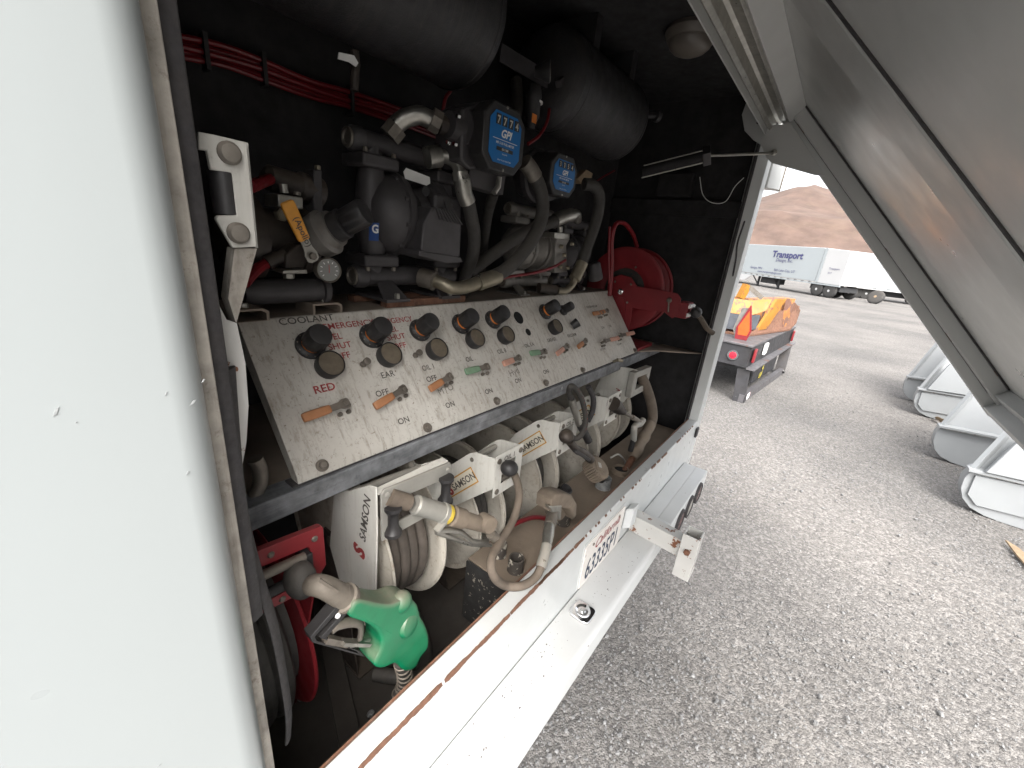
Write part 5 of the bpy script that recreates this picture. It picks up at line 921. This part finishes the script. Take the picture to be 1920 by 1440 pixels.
text('Transport', tp(1.2, 2.0, -.03), -u, (0, 0, 1), .2, m_txt, tr); text('5317', tp(1.2, 1.7, -.03), -u, (0, 0, 1), .16, m_txt, tr)
ob('skirt', MB().prism([tp(9.0, .35), tp(L, .35), tp(L, Z0 - .15), tp(8.2, Z0 - .15)], back * .05), m_tr2, tr)
for s_ in (.75, 1.75):
    for d in (.2, 2.2): wheel(tr, tp(s_, .5, d), nn)
ob('bogie', MB().prism([tp(.2, .5, .4), tp(2.6, .5, .4), tp(2.6, Z0 - .19, .4), tp(.2, Z0 - .19, .4)], back * 1.7), m_dark, tr)
for s_ in (5.6, 7.8):
    ob('landing_leg', MB().beam(tp(s_, 0, .5), tp(s_, Z0 - .15, .5), .14, .14), m_dark, tr); ob('leg_brace', MB().beam(tp(s_, .15, .5), tp(s_ + .8, Z0 - .15, .5), .07, .07), m_dark, tr)
ob('underbox', MB().prism([tp(6.0, .35, .5), tp(7.6, .35, .5), tp(7.6, Z0 - .19, .5), tp(6.0, Z0 - .19, .5)], back * 1), m_dark, tr)
t2_ = thing('semi_trailer', 'pale blue panelled trailer parked behind the lettered one', 'trailer', (46, -4, 0), 'box trailers parked across the yard')
ob('box', MB().bb((45.5, -.42, .82), (48, 0, 3.17)), m_tr1, t2_); ob('box', MB().bb((45.2, -9, .80), (48, -.43, 3.17)), m_tr1, t2_, .03)
for i in range(12): ob('panel_seam', MB().bb((45.18, -1.2 - i * .62, .95), (45.199, -1.17 - i * .62, 3.1)), m_tr2, t2_)
ob('bottom_rail', MB().bb((45.17, -9, .78), (45.19, -.43, .92)), m_tr2, t2_)
for i in range(6): ob('marker', MB().bb((45.15, -1.1 - i * .9, .90), (45.169, -.85 - i * .9, .93)), m_dark, t2_)
for y in (-1.7, -2.4, -5.3, -6.0): wheel(t2_, (45.6, y, .42), (-1, 0, 0), .45)
ob('chassis', MB().bb((46, -8, .35), (47.5, -1, .77)), m_dark, t2_)
lw = thing('spare_wheel', 'old black tyre on a tan rim leaning beside the pale trailer', 'wheel', (39.7, -2.75, 0)); wheel(lw, (39.7, -2.75, .44), (-.8, .5, .42), .5, .28, m_tan)
# ---------------------------------------------------------------- black flatbed with a yellow plough on its deck
fbd = thing('flatbed_trailer', 'black steel flatbed with red tail lights and a dented under-ride bar', 'flatbed', (7.8, 1.6, 0))
m_fb = mat('scuffed_black_steel', (.018, .019, .023), .6, var=.5, vs=5, chip=.68, chcol=(.15, .15, .15), chs=9, dust=.15); m_deck = mat('tread_plate', (.12, .115, .12), .5, .4, var=.2, vs=8, chip=.6, chcol=(.16, .09, .07), chs=3, bump=.5, bs=30)
ob('deck', MB().prism([(6.58, .30, .82), (9.85, .02, .82), (9.9, 2.8, .82), (6.7, 3.2, .82)], (0, 0, .03)), m_deck, fbd, .004)
ob('side_beam', MB().prism([(6.60, .32, .52), (6.60, .32, .818), (6.72, 3.2, .818), (6.72, 3.2, .52)], (.08, 0, 0)), m_fb, fbd)
ob('rear_beam', MB().prism([(6.61, .315, .52), (6.61, .315, .818), (9.8, .04, .818), (9.8, .04, .52)], (0, .08, 0)), m_fb, fbd)
ob('bumper_ledge', MB().prism([(6.60, .31, .50), (6.62, .20, .49), (9.95, -.05, .50), (9.85, .06, .51)], (0, 0, .02)), m_deck, fbd)
for p, q in (((6.64, .28, 0.0), (6.68, .34, .49)), ((9.1, .02, .05), (9.5, .06, .5))): ob('post', MB().beam(p, q, .16, .07, (1, 0, 0)), m_fb, fbd)
ob('underride_bar', MB().beam((6.6, .26, .06), (9.2, .0, .06), .07, .12), m_deck, fbd)
ob('mud_flap', MB().prism([(7.4, .27, .12), (8.9, .12, .12), (8.9, .12, .5), (7.4, .27, .5)], (0, .02, 0)), m_fb, fbd)
ob('brace', MB().beam((6.9, 2.2, .1), (6.9, .5, .5), .1, .1), m_fb, fbd)
text('4', (7.85, .21, .26), (1, -.1, 0), (0, 0, 1), .16, mat('yellow_print', (.6, .5, .05), .5), fbd, bold=.03); text('ESF', (7.75, .22, .15), (1, -.1, 0), (0, 0, 1), .13, mat('yellow_print_b', (.6, .5, .05), .5), fbd, bold=.02)
q = ob('marker_light', MB().lathe((6.60, .52, .66), (-1, 0, 0), [(0, .075), (.012, .072), (.012, .055)], 28), m_deck, fbd); ob('lens', MB().lathe((6.592, .52, .66), (-1, 0, 0), [(0, .052), (.012, .045), (.015, .01)], 24), mat('red_lens', (.6, .02, .04), .3), q)
for x in (6.72, 9.6): ob('tail_light', MB().bb((x, .02 + (9.8 - x) * .0865 - .035, .58), (x + .12, .02 + (9.8 - x) * .0865, .78)), m_red, fbd, .01)
ob('number_plate', MB().bb((7.35, .20, .62), (7.6, .235, .78)), m_white, fbd)
for k in range(2): ob('hazard_stripe', MB().bb((6.72 + k * .2, .19, .04), (6.9 + k * .2, .205, .11)), (m_white, m_red)[k], fbd)
m_yel = mat('worn_yellow_paint', (.29, .125, .01), .5, var=.15, vs=3, chip=.60, chcol=(.15, .06, .03), chs=8); m_rp = mat('rusted_yellow', (.33, .14, .04), .7, var=.3, vs=4, chip=.5, chcol=(.14, .07, .05), chs=5)
pw = thing('plough_blade', 'worn yellow and rust plough blade lying on the black flatbed deck', 'plough', (7.9, .8, .85))
ob('moldboard', MB().prism([(7.25, 1.6, .87), (7.3, .55, .89), (8.9, .16, .89), (8.9, .20, 1.42), (8.0, .62, 1.38), (7.4, 1.6, 1.38)], (.05, .12, 0)), m_rp, pw)
ob('dark_plate', MB().prism([(7.24, 1.6, .91), (7.27, .56, .93), (7.62, .47, .95), (7.66, .47, 1.17), (7.29, .56, 1.17), (7.24, 1.6, 1.16)], (-.01, -.03, 0)), mat('dark_slate', (.055, .06, .07), .7, var=.3), pw)
ob('yellow_band', MB().prism([(7.27, 1.6, 1.17), (7.31, .56, 1.17), (7.85, .42, 1.24), (8.0, .40, 1.41), (7.4, .62, 1.39), (7.3, 1.6, 1.38)], (.0, -.02, 0)), m_yel, pw)
ob('yellow_rib', MB().prism([(7.62, .46, .93), (7.95, .37, .94), (8.45, .26, 1.42), (8.15, .36, 1.42)], (0, -.04, 0)), m_yel, pw)
ob('end_rib', MB().prism([(8.62, .22, .93), (8.82, .17, .93), (8.85, .17, 1.42), (8.65, .24, 1.42)], (0, -.05, 0)), m_rp, pw)
ob('cutting_edge', MB().prism([(7.2, .8, .852), (7.25, .50, .852), (8.9, .06, .86), (9.3, .02, .95), (9.35, .05, 1.24), (9.05, .14, 1.30), (9.0, .4, .90)], (0, 0, .03)), m_rust, pw)
ob('side_wing', MB().prism([(8.9, .12, .90), (9.35, .02, .95), (9.35, .02, 1.2), (9.1, .12, 1.34), (8.9, .16, 1.34)], (0, .04, 0)), m_rust, pw)
ob('mast', MB().beam((7.7, .80, 1.38), (7.75, .76, 1.60), .10, .10), m_yel, pw); ob('mast_hook', MB().beam((7.75, .74, 1.58), (7.8, .50, 1.42), .05, .07), m_dsteel, pw)
fgn = thing('warning_board', 'orange reflective triangle board with red edges on the flatbed', 'sign', (6.95, .5, .85))
ob('board', MB().prism([(6.9, .60, .853), (6.9, .44, .853), (6.9, .41, 1.0), (6.9, .50, 1.36), (6.9, .515, 1.36), (6.9, .62, 1.02)], (.02, 0, 0)), m_red, fgn); ob('orange_field', MB().prism([(6.897, .575, .92), (6.897, .455, .92), (6.897, .435, 1.0), (6.897, .505, 1.28), (6.897, .595, 1.03)], (.002, 0, 0)), mat('fluorescent_orange', (.5, .085, .014), .4), fgn)
ob('stay', MB().prism([(6.93, .60, .853), (6.93, .66, .98), (6.93, .62, 1.30), (6.93, .52, 1.32)], (.03, 0, 0)), m_alu, fgn)
# ---------------------------------------------------------------- white steel buckets lined up on the right
m_bk = mat('bucket_white', (.25, .26, .265), .4, var=.04, vs=3, chip=.73, chcol=(.2, .15, .12), chs=12)
def bucket(x, y, label, rib, sc=1.0):
    t = thing('loader_bucket', label, 'bucket', (x, y - .5, 0), 'white buckets lined up on the gravel')
    def q(dx, dy, z): return V((x + dx * sc, y + dy * sc, z * sc))
    heel = [(-.02, .40), (.0, .30), (-.01, .20), (-.05, .11), (-.12, .045), (-.22, .01), (-.34, 0)]
    ob('end_plate', MB().prism([q(0, a, z) for a, z in heel] + [q(0, -1.5, 0), q(0, -1.5, .50)], (.035, 0, 0)), m_bk, t, .003)
    ob('rim_plate', MB().prism([q(-.05, .012, .385), q(-.05, -1.5, .485), q(-.05, -1.5, .51), q(-.05, .012, .412)], (.11, 0, 0)), m_bk, t, .003)
    ob('back_sheet', MB().prism([q(.04, -.03, .41), q(.04, -1.5, .51), q(.42, -1.75, 1.75), q(.42, -.42, 1.70)], (.02, 0, 0)), m_bk, t, .003)
    ob('edge_strip', MB().beam(q(.02, -.03, .40), q(.40, -.42, 1.70), .035, .05), m_bk, t)
    ob('shell', MB().prism([q(.036, a, z) for a, z in heel] + [q(.036, -.34, .03)] + [q(.036, a - .02, z + .01) for a, z in heel[-2::-1]], (.10 * sc, 0, 0)), m_bk, t)
    ob('weld_seam', MB().tube([q(-.006, -.06, .38), q(-.006, -1.4, .47)], .008, 6), m_rustw, t)
    if rib:
        ob('wear_plate', MB().prism([q(-.002, -.05, .36), q(-.002, -.06, .17), q(-.002, -.14, .09), q(-.002, -.52, .12), q(-.002, -.62, .30), q(-.002, -.62, .42)], (-.02, 0, 0)), m_bk, t, .003)
        ob('side_box', MB().prism([q(-.02, -.08, .415), q(-.02, -.62, .46), q(.03, -.70, .86), q(.03, -.20, .84)], (-.05, 0, .01)), m_bk, t, .006)
        ob('pipe_rail', MB().tube(cr([q(.10, -.62, 1.02), q(.04, -.72, .95), q(-.10, -1.05, .66), q(-.16, -1.25, .48)]), .032 * sc, 12), m_bk, t); ob('angle_rail', MB().beam(q(-.04, -.70, .42), q(-.22, -1.4, .08), .16 * sc, .04 * sc), m_bk, t)
        ob('angle_rail', MB().beam(q(.02, -.66, .62), q(-.16, -1.4, .26), .14 * sc, .03 * sc), m_bk, t)
    return t
for (bx_, by_, _), lab, rib in (((9.3842,-1.7362,0.2800), 'white loader bucket farthest along the row, plain back sheet', False), ((8.5031,-1.7837,0.2800), 'white loader bucket with a pipe rail and red warning stickers', True), ((6.5086,-1.7555,0.2800), 'plain white loader bucket between the two with pipe rails', False), ((5.1726,-1.7773,0.2800), 'white loader bucket with a pipe rail, nearest the bumper end', True)):
    bk = bucket(bx_, by_, lab, rib)
    if 'stickers' in lab:
        for k in range(3): ob('warning_sticker', MB().box(V((bx_ + .16 + .02 * k, by_ - .65 - .14 * k, .86 + .03 * k)), (.012, .10, .09)), (m_red, m_or, m_red)[k], bk)
single('wood_offcut', MB().prism([(4.7698,-2.0466,0.0100), (4.5522,-2.0616,0.0100), (4.3808,-2.0863,0.0100), (4.4701,-2.1492,0.0200), (4.6442,-2.0892,0.0300)], (0, 0, .012)), m_tan, 'splintered tan wood offcut lying on the gravel by the buckets', 'wood'); single('wood_chip', MB().prism([(8.5055,-2.0839,0.0200), (8.2314,-2.1408,0.0200), (8.1906,-2.1549,0.0800), (8.3154,-2.0697,0.0800)], (0, 0, .012)), m_tan, 'small wood chip on the gravel between two white buckets', 'wood')
